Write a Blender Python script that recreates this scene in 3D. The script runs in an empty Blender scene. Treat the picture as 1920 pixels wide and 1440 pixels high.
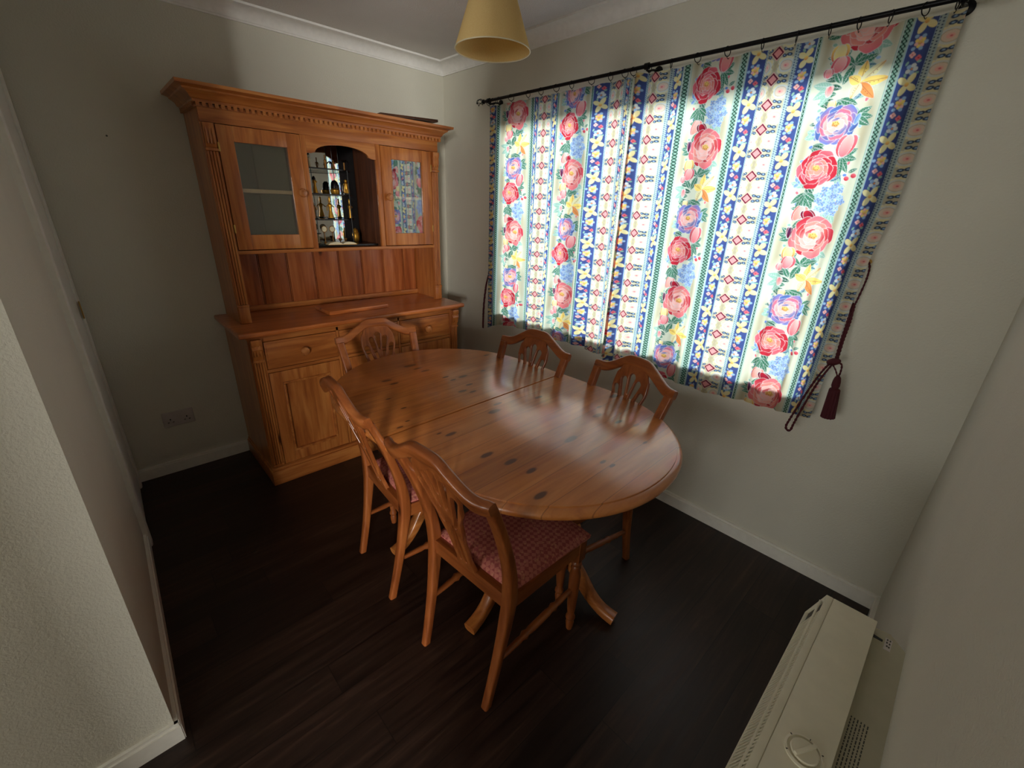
import bpy, bmesh, math, random
import numpy as np
from mathutils import Vector, Matrix
random.seed(7)
PI = math.pi
S = bpy.context.scene
COL = S.collection

# ---------------------------------------------------------------- camera
cam_d = bpy.data.cameras.new('camera')
cam = bpy.data.objects.new('camera', cam_d); COL.objects.link(cam)
cam_d.sensor_width = 36.0
cam_d.lens = 812.3 / 1920 * 36.0
cam_d.clip_start = 0.01
right = Vector((0.684171364, 0.728531847, 0.033924807))
down = Vector((0.294988160, -0.233885957, -0.926433670))
fwd = Vector((-0.667001896, 0.643846804, -0.374926243))
R = Matrix((right, -down, -fwd)).transposed().to_4x4()
cam.matrix_world = Matrix.Translation((2.91, -2.05, 1.5)) @ R
S.camera = cam

# ---------------------------------------------------------------- world, lights, exposure
w = bpy.data.worlds.new('daylight'); S.world = w; w.use_nodes = True
w.node_tree.nodes['Background'].inputs[0].default_value = (0.55, 0.74, 1.0, 1)
w.node_tree.nodes['Background'].inputs[1].default_value = 1.1
S.view_settings.view_transform = 'Standard'
S.view_settings.look = 'None'
S.view_settings.gamma = 1.0
S.view_settings.use_curve_mapping = False
S.view_settings.exposure = 0.92

def area(name, loc, target, sx, sy, power, color):
    d = bpy.data.lights.new(name, 'AREA'); d.shape = 'RECTANGLE'; d.size = sx; d.size_y = sy
    d.energy = power; d.color = color
    o = bpy.data.objects.new(name, d); COL.objects.link(o); o.location = loc
    o.rotation_euler = (Vector(target) - Vector(loc)).to_track_quat('-Z', 'Y').to_euler()
    return o
area('daylight_garden', (1.68, 3.4, 2.10), (1.63, 0.0, 1.40), 1.2, 0.8, 350, (0.78, 0.89, 1.0))
area('fill_light_back', (2.45, -7.15, 1.55), (1.9, -1.5, 1.3), 1.9, 1.2, 32, (1.0, 0.93, 0.80))  # added fill behind the camera, no known window there
area('fill_light_side', (8.15, -6.2, 1.50), (2.0, -1.7, 1.3), 1.3, 1.2, 270, (1.0, 0.96, 0.90))  # added fill, placed to reach the dresser but miss the near wall end

# ---------------------------------------------------------------- object helpers
def props(o, label=None, cat=None, group=None, kind=None):
    if label: o['label'] = label
    if cat: o['category'] = cat
    if group: o['group'] = group
    if kind: o['kind'] = kind
    return o
def thing(name, label, cat, loc=(0, 0, 0), rz=0, group=None):
    o = bpy.data.objects.new(name, None); COL.objects.link(o)
    o.empty_display_size = 0.05
    o.location = loc; o.rotation_euler = (0, 0, rz)
    return props(o, label, cat, group)
def link(name, me, m, parent=None, smooth=None):
    o = bpy.data.objects.new(name, me); COL.objects.link(o)
    if m is not None: me.materials.append(m)
    if parent is not None: o.parent = parent
    if smooth is not None:
        me.polygons.foreach_set('use_smooth', [True] * len(me.polygons))
        if smooth < 180:
            me.set_sharp_from_angle(angle=math.radians(smooth))
    return o
def mk(name, bm, m, parent=None, smooth=35):
    bmesh.ops.recalc_face_normals(bm, faces=bm.faces)
    me = bpy.data.meshes.new(name); bm.to_mesh(me); bm.free()
    return link(name, me, m, parent, smooth)
SPLIT = {'side_board', 'partition', 'upper_stile', 'seat_rail', 'side_rail', 'stile_frame', 'lower_side', 'apron_rail', 'apron_end', 'hinge', 'rail_frame', 'mirror_seam', 'corner_post', 'shade_rim', 'socket_holes', 'column', 'fronds'}
_mk = mk
def mk(name, bm, m, parent=None, smooth=35):
    if name not in SPLIT: return _mk(name, bm, m, parent, smooth)
    left = set(bm.verts); isl = []
    while left:
        st = [left.pop()]; cur = set(st)
        while st:
            v = st.pop()
            for e in v.link_edges:
                o = e.other_vert(v)
                if o in left: left.discard(o); cur.add(o); st.append(o)
        isl.append({v.index for v in cur} if False else cur)
    bm.verts.index_update(); sets = [sorted(v.index for v in c) for c in isl]
    sets.sort(key=lambda q: q[0]); last = None
    for q in sets:
        c = bm.copy(); c.verts.ensure_lookup_table(); keep = set(q)
        bmesh.ops.delete(c, geom=[v for v in c.verts if v.index not in keep], context='VERTS')
        last = _mk(name, c, m, parent, smooth)
    bm.free(); return last
def struct(name, bm, m, parent=None):
    o = mk(name, bm, m, parent, 30)
    if parent is None: o['kind'] = 'structure'
    return o
def B(): return bmesh.new()
def box(bm, x0, x1, y0, y1, z0, z1, bev=0.0, seg=2, mat=None):
    t = bmesh.new()
    bmesh.ops.create_cube(t, size=1)
    for v in t.verts:
        v.co = Vector(((x0 + x1) / 2 + v.co.x * (x1 - x0), (y0 + y1) / 2 + v.co.y * (y1 - y0), (z0 + z1) / 2 + v.co.z * (z1 - z0)))
    if bev > 0:
        bmesh.ops.bevel(t, geom=t.edges[:], offset=bev, segments=seg, affect='EDGES', profile=0.6)
    if mat is not None: bmesh.ops.transform(t, matrix=mat, verts=t.verts)
    me = bpy.data.meshes.new('t'); t.to_mesh(me); t.free(); bm.from_mesh(me); bpy.data.meshes.remove(me)
    return bm
def lathe(bm, prof, n=24, mat=None, cap=True):
    rings = []
    t = bmesh.new()
    for r, z in prof:
        rings.append([t.verts.new((r * math.cos(2 * PI * i / n), r * math.sin(2 * PI * i / n), z)) for i in range(n)])
    for a, b in zip(rings, rings[1:]):
        for i in range(n): t.faces.new((a[i], a[(i + 1) % n], b[(i + 1) % n], b[i]))
    if cap:
        t.faces.new(rings[0][::-1]); t.faces.new(rings[-1])
    if mat is not None: bmesh.ops.transform(t, matrix=mat, verts=t.verts)
    me = bpy.data.meshes.new('t'); t.to_mesh(me); t.free(); bm.from_mesh(me); bpy.data.meshes.remove(me)
    return bm
def rrect(wd, ht, k=0.28, n=3):
    r = min(wd, ht) * k; pts = []
    for cx, cy, a0 in ((wd/2-r, ht/2-r, 0), (-wd/2+r, ht/2-r, 90), (-wd/2+r, -ht/2+r, 180), (wd/2-r, -ht/2+r, 270)):
        for i in range(n + 1):
            a = math.radians(a0 + 90 * i / n); pts.append((cx + r * math.cos(a), cy + r * math.sin(a)))
    return pts
def circ(r, n=10): return [(r * math.cos(2 * PI * i / n), r * math.sin(2 * PI * i / n)) for i in range(n)]
def sweep(bm, pts, secs, ref=(0, 0, 1), closed=False, fixed=None):
    """sections (lists of 2D points, same count) carried along pts; 2D x goes along ref x tangent"""
    P = [Vector(p) for p in pts]; N = len(P); rings = []
    if not isinstance(secs[0], list): secs = [secs] * N
    for i, p in enumerate(P):
        if closed: t = (P[(i + 1) % N] - P[i - 1]).normalized()
        else: t = (P[min(i + 1, N - 1)] - P[max(i - 1, 0)]).normalized()
        if fixed: a = Vector(fixed[0]); b = Vector(fixed[1])
        else:
            a = Vector(ref).cross(t)
            if a.length < 1e-4: a = Vector((1, 0, 0))
            a.normalize(); b = t.cross(a).normalized()
        rings.append([bm.verts.new(p + a * x + b * y) for x, y in secs[i]])
    n = len(rings[0])
    rng = range(N if closed else N - 1)
    for k in rng:
        A, C = rings[k], rings[(k + 1) % N]
        for i in range(n): bm.faces.new((A[i], A[(i + 1) % n], C[(i + 1) % n], C[i]))
    if not closed:
        bm.faces.new(rings[0][::-1]); bm.faces.new(rings[-1])
    return bm
def spline(pts, n=8):
    """Catmull-Rom"""
    P = [Vector(p) for p in pts]; out = []
    for i in range(len(P) - 1):
        p0 = P[max(i - 1, 0)]; p1 = P[i]; p2 = P[i + 1]; p3 = P[min(i + 2, len(P) - 1)]
        for k in range(n):
            t = k / n
            out.append(0.5 * ((2 * p1) + (p2 - p0) * t + (2 * p0 - 5 * p1 + 4 * p2 - p3) * t * t + (3 * p1 - p0 - 3 * p2 + p3) * t ** 3))
    out.append(P[-1]); return out
def prism(bm, poly, axis, a0, a1):
    """extrude a 2D polygon along an axis; poly in the two other axes (order xyz minus axis)"""
    def mkv(u, v, a):
        return {'x': (a, u, v), 'y': (u, a, v), 'z': (u, v, a)}[axis]
    r0 = [bm.verts.new(mkv(u, v, a0)) for u, v in poly]; r1 = [bm.verts.new(mkv(u, v, a1)) for u, v in poly]
    n = len(poly)
    for i in range(n): bm.faces.new((r0[i], r0[(i + 1) % n], r1[(i + 1) % n], r1[i]))
    bm.faces.new(r0[::-1]); bm.faces.new(r1)
    return bm
def flat_shape(name, loops, depth, bevel, m, mat, parent):
    """2D outline with holes, extruded; loops in XY, then mat places it"""
    cu = bpy.data.curves.new('c', 'CURVE'); cu.dimensions = '2D'; cu.fill_mode = 'BOTH'
    cu.extrude = depth / 2 - bevel; cu.bevel_depth = bevel; cu.bevel_resolution = 1; cu.offset = -bevel
    for lp in loops:
        s = cu.splines.new('POLY'); s.points.add(len(lp) - 1); s.use_cyclic_u = True
        for i, (x, y) in enumerate(lp): s.points[i].co = (x, y, 0, 1)
    co = bpy.data.objects.new('c', cu); COL.objects.link(co)
    dg = bpy.context.evaluated_depsgraph_get()
    me = bpy.data.meshes.new_from_object(co.evaluated_get(dg))
    bpy.data.objects.remove(co); bpy.data.curves.remove(cu)
    me.name = name; me.transform(mat); me.materials.clear()
    return link(name, me, m, parent, 40)
def copy_tree(o, parent=None):
    c = o.copy(); COL.objects.link(c)
    if parent is not None: c.parent = parent
    for ch in list(o.children): copy_tree(ch, c)
    return c
def M4(loc=(0, 0, 0), rx=0, ry=0, rz=0):
    return Matrix.Translation(loc) @ Matrix.Rotation(rz, 4, 'Z') @ Matrix.Rotation(ry, 4, 'Y') @ Matrix.Rotation(rx, 4, 'X')

# ---------------------------------------------------------------- materials
def lin(c):
    return tuple((v / 255 / 12.92 if v / 255 <= 0.04045 else ((v / 255 + 0.055) / 1.055) ** 2.4) for v in c)
class NT:
    def __init__(s, name):
        s.m = bpy.data.materials.new(name); s.m.use_nodes = True; s.t = s.m.node_tree
        s.b = s.t.nodes['Principled BSDF']
    def n(s, typ, **kw):
        x = s.t.nodes.new(typ)
        for k, v in kw.items(): setattr(x, k, v)
        return x
    def l(s, a, b): s.t.links.new(a, b)
    def math(s, op, a, b=None, clamp=False):
        x = s.n('ShaderNodeMath', operation=op, use_clamp=clamp)
        for i, v in enumerate((a, b)):
            if v is None: continue
            if isinstance(v, (int, float)): x.inputs[i].default_value = v
            else: s.l(v, x.inputs[i])
        return x.outputs[0]
    def mix(s, f, a, b, mode='MIX'):
        x = s.n('ShaderNodeMix', data_type='RGBA', blend_type=mode)
        for i, v in ((0, f), (6, a), (7, b)):
            if isinstance(v, (int, float)): x.inputs[i].default_value = v
            elif isinstance(v, tuple): x.inputs[i].default_value = (*v[:3], 1)
            else: s.l(v, x.inputs[i])
        return x.outputs[2]
    def ramp(s, f, stops):
        x = s.n('ShaderNodeValToRGB'); e = x.color_ramp.elements
        while len(e) < len(stops): e.new(0.5)
        for i, (p, c) in enumerate(stops):
            e[i].position = p; e[i].color = (*c, 1) if isinstance(c, tuple) else (c, c, c, 1)
        s.l(f, x.inputs[0]); return x.outputs[0]
    def bump(s, h, strength, dist=0.01):
        x = s.n('ShaderNodeBump'); x.inputs['Strength'].default_value = strength; x.inputs['Distance'].default_value = dist
        s.l(h, x.inputs['Height']); s.l(x.outputs[0], s.b.inputs['Normal'])
    def noise(s, vec, scale, detail=3, rough=0.5, dist=0):
        x = s.n('ShaderNodeTexNoise'); x.inputs['Scale'].default_value = scale; x.inputs['Detail'].default_value = detail
        x.inputs['Roughness'].default_value = rough; x.inputs['Distortion'].default_value = dist
        s.l(vec, x.inputs['Vector']); return x.outputs[0]
    def coord(s): return s.n('ShaderNodeTexCoord').outputs['Object']
    def map(s, vec, scale=(1, 1, 1), loc=(0, 0, 0)):
        x = s.n('ShaderNodeMapping'); x.inputs['Scale'].default_value = scale; x.inputs['Location'].default_value = loc
        s.l(vec, x.inputs['Vector']); return x.outputs[0]
def plain(name, rgb, rough=0.5, metal=0.0, spec=None, coat=0.0):
    t = NT(name); t.b.inputs['Base Color'].default_value = (*lin(rgb), 1)
    t.b.inputs['Roughness'].default_value = rough; t.b.inputs['Metallic'].default_value = metal
    if spec is not None: t.b.inputs['Specular IOR Level'].default_value = spec
    if coat: t.b.inputs['Coat Weight'].default_value = coat; t.b.inputs['Coat Roughness'].default_value = 0.12
    # faint mottling keeps the surface from looking synthetic
    c = t.coord(); f = t.noise(c, 35, 3)
    t.l(t.mix(f, tuple(v * 0.9 for v in lin(rgb)), tuple(min(1, v * 1.08) for v in lin(rgb))), t.b.inputs['Base Color'])
    return t.m
def plaster(name, rgb, scale=160, strength=0.35, rough=0.75, stain=None):
    t = NT(name); c = t.coord()
    base = lin(rgb)
    f = t.noise(c, 1.7, 3, 0.6)
    colr = t.mix(t.ramp(f, [(0.35, 0.0), (0.7, 1.0)]), tuple(v * 0.93 for v in base), base)
    t.l(colr, t.b.inputs['Base Color']); t.b.inputs['Roughness'].default_value = rough
    t.b.inputs['Specular IOR Level'].default_value = 0.25
    h = t.noise(c, scale, 4, 0.65)
    t.bump(h, strength, 0.004)
    return t.m
def pine(name, axis, light, mid, dark, knots=0.55, plank=None, rough=0.32, coat=0.25, seed=0.0, grain=1.0):
    """honey pine, grain along axis; plank=(axis, width, offset)"""
    t = NT(name); c = t.coord()
    ai = 'xyz'.index(axis)
    oi = t.n('ShaderNodeObjectInfo')
    off = t.n('ShaderNodeVectorMath', operation='ADD'); t.l(c, off.inputs[0])
    rnd = t.n('ShaderNodeCombineXYZ')
    for i in range(3): t.l(t.math('MULTIPLY', oi.outputs['Random'], 3.7 + i), rnd.inputs[i])
    t.l(rnd.outputs[0], off.inputs[1]); v = off.outputs[0]
    if plank:
        sp = t.n('ShaderNodeSeparateXYZ'); t.l(c, sp.inputs[0])
        q = t.math('DIVIDE', t.math('ADD', sp.outputs['XYZ'.index(plank[0].upper())], plank[2]), plank[1])
        idx = t.math('FLOOR', q); fr = t.math('FRACT', q)
        wn = t.n('ShaderNodeTexWhiteNoise', noise_dimensions='1D'); t.l(idx, wn.inputs['W'])
        sh = t.n('ShaderNodeVectorMath', operation='ADD'); t.l(v, sh.inputs[0])
        sc = t.n('ShaderNodeVectorMath', operation='SCALE'); t.l(wn.outputs['Color'], sc.inputs[0]); sc.inputs['Scale'].default_value = 5.0
        t.l(sc.outputs[0], sh.inputs[1]); v = sh.outputs[0]
    s = [1.0, 1.0, 1.0]; s[ai] = 0.09
    vs = t.map(v, tuple(s), (seed, seed * 1.3, seed * 0.7))
    warp = t.noise(vs, 7, 2, 0.5)
    g1 = t.noise(vs, 26 * grain, 3, 0.6, 0.8)
    g2 = t.noise(vs, 130 * grain, 2, 0.5)
    col = t.ramp(g1, [(0.28, lin(dark)), (0.5, lin(mid)), (0.72, lin(light))])
    col = t.mix(t.math('MULTIPLY', g2, 0.35), col, tuple(v_ * 0.45 for v_ in lin(mid)), 'MIX')
    if knots:
        ks = [7.0, 7.0, 7.0]; ks[ai] = 3.2
        vo = t.n('ShaderNodeTexVoronoi'); vo.inputs['Scale'].default_value = 1.0; t.l(t.map(v, tuple(ks)), vo.inputs['Vector'])
        d = t.math('ADD', vo.outputs['Distance'], t.math('MULTIPLY', t.math('SUBTRACT', warp, 0.5), 0.10))
        cs = t.n('ShaderNodeSeparateColor'); t.l(vo.outputs['Color'], cs.inputs[0])
        pick = t.math('GREATER_THAN', cs.outputs[0], 1 - knots)
        size = t.math('MULTIPLY', cs.outputs[1], 0.10)
        k = t.math('SUBTRACT', 1.0, t.math('DIVIDE', t.math('SUBTRACT', d, size), 0.06), True)
        k = t.math('MULTIPLY', k, pick, True)
        ring = t.math('MULTIPLY', t.math('SUBTRACT', 1.0, t.math('DIVIDE', d, 0.30), True), pick, True)
        col = t.mix(t.math('MULTIPLY', ring, 0.45), col, lin(dark))
        col = t.mix(t.math('MULTIPLY', k, 0.9), col, lin((62, 26, 12)))
    if plank:
        tint = t.math('ADD', t.math('MULTIPLY', wn.outputs['Value'], 0.22), 0.84)
        cx = t.n('ShaderNodeCombineXYZ'); [t.l(tint, cx.inputs[i]) for i in range(3)]
        col = t.mix(1.0, col, cx.outputs[0], 'MULTIPLY')
        edge = t.math('LESS_THAN', t.math('MINIMUM', fr, t.math('SUBTRACT', 1.0, fr)), plank[3] if len(plank) > 3 else 0.008)
        col = t.mix(t.math('MULTIPLY', edge, 0.55), col, tuple(v_ * 0.3 for v_ in lin(dark)))
    t.l(col, t.b.inputs['Base Color'])
    t.b.inputs['Roughness'].default_value = rough
    t.b.inputs['Coat Weight'].default_value = coat; t.b.inputs['Coat Roughness'].default_value = 0.14
    t.bump(g2, 0.05, 0.002)
    return t.m
def table_top_mat():
    m = pine('pine_table_top', 'y', (224, 144, 74), (208, 126, 58), (180, 100, 44), 0.0, ('X', 0.093, 0.02, 0.014), rough=0.33, coat=0.7)
    nt = m.node_tree; b = nt.nodes['Principled BSDF']; t = NT.__new__(NT); t.m = m; t.t = nt; t.b = b
    src = b.inputs['Base Color'].links[0].from_socket
    c = t.coord(); wq = t.noise(t.map(c, (1, .4, 1)), 30, 2)
    K = KNOTS; dark = None
    for x, y, r in K:
        mp = t.n('ShaderNodeMapping', vector_type='TEXTURE'); mp.inputs['Location'].default_value = (x, y, 0); mp.inputs['Scale'].default_value = (r * .52, r * 1.25, 50)
        t.l(c, mp.inputs['Vector']); ln = t.n('ShaderNodeVectorMath', operation='LENGTH'); t.l(mp.outputs[0], ln.inputs[0])
        d = ln.outputs['Value']; dark = d if dark is None else t.math('MINIMUM', dark, d)
    dd = t.math('ADD', dark, t.math('MULTIPLY', t.math('SUBTRACT', wq, .5), 1.1))
    halo = t.math('SUBTRACT', 1.0, t.math('DIVIDE', dd, 2.6), True); core = t.math('MULTIPLY', t.math('SUBTRACT', 1.25, dd), 2.2, True)
    col = t.mix(t.math('MULTIPLY', halo, .35), src, lin((140, 74, 34))); col = t.mix(t.math('MULTIPLY', core, .88), col, lin((70, 32, 18)))
    t.l(col, b.inputs['Base Color']); b.inputs['Coat Roughness'].default_value = 0.22; b.inputs['Coat Weight'].default_value = 1.0; b.inputs['Coat IOR'].default_value = 1.75
    return m
# knots of the table top in table coordinates: x, y, size
KNOTS = [(-0.569, -0.024, 0.0265), (-0.511, -0.015, 0.0195), (-0.462, -0.004, 0.0171), (-0.329, 0.021, 0.0143), (-0.283, 0.087, 0.0185), (-0.278, 0.027, 0.0121), (-0.463, -0.213, 0.0183), (-0.411, -0.203, 0.018), (-0.185, 0.046, 0.0137), (-0.146, -0.024, 0.017), (-0.112, 0.006, 0.0132), (-0.278, -0.312, 0.0111), (-0.162, -0.311, 0.0105), (-0.03, -0.408, 0.0097), (-0.281, 0.214, 0.0127), (-0.453, 0.39, 0.0141), (-0.055, -0.36, 0.0083), (0.052, 0.0, 0.0159), (0.097, -0.056, 0.0239), (0.132, -0.303, 0.0185), (0.101, -0.331, 0.0093), (0.321, -0.302, 0.0199), (0.404, -0.271, 0.0208), (0.483, -0.26, 0.0189), (0.585, -0.332, 0.02), (0.442, -0.01, 0.0246), (0.391, 0.224, 0.0208), (0.35, 0.298, 0.0127), (0.48, 0.241, 0.0154), (0.329, 0.451, 0.0233), (0.603, -0.049, 0.0115), (0.637, -0.045, 0.01), (0.119, 0.18, 0.0166), (0.54, 0.269, 0.0136), (0.632, 0.171, 0.0111)]
def floor_mat():
    t = NT('dark_plank_floor'); c = t.coord()
    sp = t.n('ShaderNodeSeparateXYZ'); t.l(c, sp.inputs[0])
    q = t.math('DIVIDE', sp.outputs[0], 0.125); idx = t.math('FLOOR', q); fr = t.math('FRACT', q)
    wn = t.n('ShaderNodeTexWhiteNoise', noise_dimensions='1D'); t.l(idx, wn.inputs['W'])
    yy = t.math('DIVIDE', t.math('ADD', sp.outputs[1], t.math('MULTIPLY', wn.outputs['Value'], 1.2)), 1.2)
    iy = t.math('FLOOR', yy); fy = t.math('FRACT', yy)
    wn2 = t.n('ShaderNodeTexWhiteNoise', noise_dimensions='2D'); cb = t.n('ShaderNodeCombineXYZ')
    t.l(idx, cb.inputs[0]); t.l(iy, cb.inputs[1]); t.l(cb.outputs[0], wn2.inputs['Vector'])
    sc = t.n('ShaderNodeVectorMath', operation='SCALE'); t.l(wn2.outputs['Color'], sc.inputs[0]); sc.inputs['Scale'].default_value = 7
    ad = t.n('ShaderNodeVectorMath', operation='ADD'); t.l(c, ad.inputs[0]); t.l(sc.outputs[0], ad.inputs[1])
    v = t.map(ad.outputs[0], (1, 0.07, 1))
    g = t.noise(v, 38, 5, 0.65, 0.6)
    col = t.ramp(g, [(0.3, lin((24, 14, 10))), (0.55, lin((44, 29, 22))), (0.78, lin((68, 48, 38)))])
    tint = t.math('ADD', t.math('MULTIPLY', wn2.outputs['Value'], 0.7), 0.62)
    cx = t.n('ShaderNodeCombineXYZ'); [t.l(tint, cx.inputs[i]) for i in range(3)]
    col = t.mix(1.0, col, cx.outputs[0], 'MULTIPLY')
    e1 = t.math('LESS_THAN', t.math('MINIMUM', fr, t.math('SUBTRACT', 1.0, fr)), 0.012)
    e2 = t.math('LESS_THAN', t.math('MINIMUM', fy, t.math('SUBTRACT', 1.0, fy)), 0.0012)
    col = t.mix(t.math('MULTIPLY', t.math('MAXIMUM', e1, e2), 0.8), col, (0.002, 0.0015, 0.001))
    t.l(col, t.b.inputs['Base Color'])
    t.l(t.math('ADD', t.math('MULTIPLY', g, 0.25), 0.30), t.b.inputs['Roughness'])
    t.b.inputs['Specular IOR Level'].default_value = 0.4
    t.bump(g, 0.25, 0.002)
    return t.m
def seat_mat():
    t = NT('pink_woven_seat_fabric'); c = t.coord()
    rot = t.n('ShaderNodeMapping'); rot.inputs['Rotation'].default_value = (0, 0, PI / 4); t.l(c, rot.inputs['Vector'])
    ck = t.n('ShaderNodeTexChecker'); ck.inputs['Scale'].default_value = 75; t.l(rot.outputs[0], ck.inputs['Vector'])
    vo = t.n('ShaderNodeTexVoronoi'); vo.inputs['Scale'].default_value = 60; t.l(c, vo.inputs['Vector'])
    col = t.mix(ck.outputs['Fac'], lin((165, 82, 78)), lin((196, 118, 104)))
    col = t.mix(t.ramp(vo.outputs['Distance'], [(0.15, 1.0), (0.35, 0.0)]), col, lin((205, 140, 112)))
    t.l(col, t.b.inputs['Base Color']); t.b.inputs['Roughness'].default_value = 0.9
    t.bump(ck.outputs['Fac'], 0.2, 0.001)
    return t.m
def fabric_mat():
    t = NT('printed_floral_cotton')
    a = t.n('ShaderNodeAttribute', attribute_name='print')
    c = t.coord(); wv = t.noise(c, 900, 2)
    col = t.mix(t.math('MULTIPLY', wv, 0.16), a.outputs['Color'], (0.2, 0.19, 0.17), 'MULTIPLY')
    df = t.n('ShaderNodeBsdfDiffuse'); tr = t.n('ShaderNodeBsdfTranslucent')
    t.l(col, df.inputs[0]); 
    g = t.n('ShaderNodeGamma'); g.inputs[1].default_value = 1.12; t.l(col, g.inputs[0]); t.l(g.outputs[0], tr.inputs[0])
    mx = t.n('ShaderNodeMixShader'); mx.inputs[0].default_value = 0.5
    t.l(df.outputs[0], mx.inputs[1]); t.l(tr.outputs[0], mx.inputs[2])
    t.l(mx.outputs[0], t.t.nodes['Material Output'].inputs[0]); t.t.nodes.remove(t.b)
    return t.m
def shade_mat():
    t = NT('cream_shade_fabric'); c = t.coord()
    n = t.noise(c, 300, 2)
    col = t.mix(n, lin((232, 205, 140)), lin((244, 222, 165)))
    df = t.n('ShaderNodeBsdfDiffuse'); tr = t.n('ShaderNodeBsdfTranslucent'); t.l(col, df.inputs[0]); t.l(col, tr.inputs[0])
    mx = t.n('ShaderNodeMixShader'); mx.inputs[0].default_value = 0.35
    t.l(df.outputs[0], mx.inputs[1]); t.l(tr.outputs[0], mx.inputs[2])
    t.l(mx.outputs[0], t.t.nodes['Material Output'].inputs[0]); t.t.nodes.remove(t.b)
    return t.m
def glass_mat(name, tint=(1, 1, 1), refl=0.10):
    """thin pane: straight-through plus a clean reflection"""
    t = NT(name); tr = t.n('ShaderNodeBsdfTransparent'); tr.inputs[0].default_value = (*tint, 1)
    gl = t.n('ShaderNodeBsdfGlossy'); gl.inputs['Roughness'].default_value = 0.01
    lw = t.n('ShaderNodeLayerWeight'); lw.inputs[0].default_value = 0.5
    f = t.math('ADD', t.math('MULTIPLY', t.math('POWER', lw.outputs['Facing'], 4.0), 0.8), refl, True)
    mx = t.n('ShaderNodeMixShader'); t.l(f, mx.inputs[0]); t.l(tr.outputs[0], mx.inputs[1]); t.l(gl.outputs[0], mx.inputs[2])
    t.l(mx.outputs[0], t.t.nodes['Material Output'].inputs[0]); t.t.nodes.remove(t.b)
    return t.m

LIGHT, MID, DARK = (206, 136, 70), (182, 108, 50), (144, 76, 32)
W = {}
W['wall'] = plaster('magnolia_textured_wall', (221, 219, 204), 130, 0.55)
W['wall2'] = plaster('beige_textured_wall', (150, 138, 118), 190, 0.5)  # darkened so the unseen adjoining room bounces less light
W['ceiling'] = plaster('white_stippled_ceiling', (232, 229, 224), 150, 1.0)
W['white'] = plain('white_gloss_paint', (236, 234, 224), 0.3)
W['cornice'] = plain('white_cornice_paint', (238, 237, 232), 0.55)
W['floor'] = floor_mat()
W['upvc'] = plain('white_window_frame', (235, 238, 240), 0.3)
W['px'] = pine('pine_grain_x', 'x', LIGHT, MID, DARK, 0.3)
W['py'] = pine('pine_grain_y', 'y', LIGHT, MID, DARK, 0.35)
W['pz'] = pine('pine_grain_z', 'z', LIGHT, MID, DARK, 0.35)
W['pd'] = pine('pine_door', 'z', LIGHT, MID, DARK, 0.3)
W['top'] = table_top_mat()
W['bead'] = pine('pine_tongue_and_groove', 'z', (196, 120, 68), (172, 94, 48), (134, 66, 30), 0.4, ('Y', 0.157, 0.573, 0.0))
W['work'] = pine('pine_worktop', 'y', (212, 130, 70), (190, 106, 50), (152, 78, 36), 0.4, rough=0.28, coat=0.4)
W['dark'] = pine('dark_stained_board', 'y', (92, 58, 36), (70, 42, 26), (46, 26, 16), 0.0)
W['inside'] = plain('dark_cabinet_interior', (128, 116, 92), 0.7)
CL, CM, CD = (178, 106, 54), (150, 82, 38), (114, 56, 24)
W['cx'] = pine('chair_pine_x', 'x', CL, CM, CD, 0.2); W['cy'] = pine('chair_pine_y', 'y', CL, CM, CD, 0.2); W['cz'] = pine('chair_pine_z', 'z', CL, CM, CD, 0.25)
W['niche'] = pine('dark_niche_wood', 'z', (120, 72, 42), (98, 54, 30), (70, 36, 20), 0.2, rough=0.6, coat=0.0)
W['ishelf'] = plain('pale_shelf_wood', (226, 190, 146), 0.5)
W['seat'] = seat_mat()
W['cloth'] = fabric_mat()
W['shade'] = shade_mat()
W['iron'] = plain('black_iron', (16, 16, 18), 0.4, 0.6)
W['glass'] = glass_mat('window_glass', (0.95, 0.97, 0.97), 0.05)
W['dglass'] = glass_mat('cabinet_door_glass', (0.86, 0.88, 0.86), 0.17)
W['shelfglass'] = glass_mat('display_shelf_glass', (0.80, 0.88, 0.86), 0.12)
W['mirror'] = plain('mirror_silver', (225, 228, 228), 0.02, 1.0)
W['black'] = plain('black_lacquer', (14, 13, 14), 0.25)
W['gold'] = plain('gilt_metal', (214, 160, 62), 0.35, 0.8)
W['bronze'] = plain('dull_gilt', (150, 104, 48), 0.45, 0.6)
W['ivory'] = plain('ivory_enamel', (226, 214, 178), 0.4)
W['plastic'] = plain('white_socket_plastic', (196, 188, 184), 0.35)
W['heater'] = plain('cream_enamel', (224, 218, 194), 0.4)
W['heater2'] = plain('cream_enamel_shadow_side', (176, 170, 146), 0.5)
W['grille'] = plain('dark_grille', (62, 62, 54), 0.5)
W['burg'] = plain('burgundy_cord', (74, 12, 26), 0.8)
W['brass'] = plain('brass', (196, 160, 90), 0.35, 0.9)
W['knob'] = pine('pine_knob', 'x', (206, 140, 84), (180, 112, 60), (146, 82, 40), 0.0, rough=0.22, coat=0.6)

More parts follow.
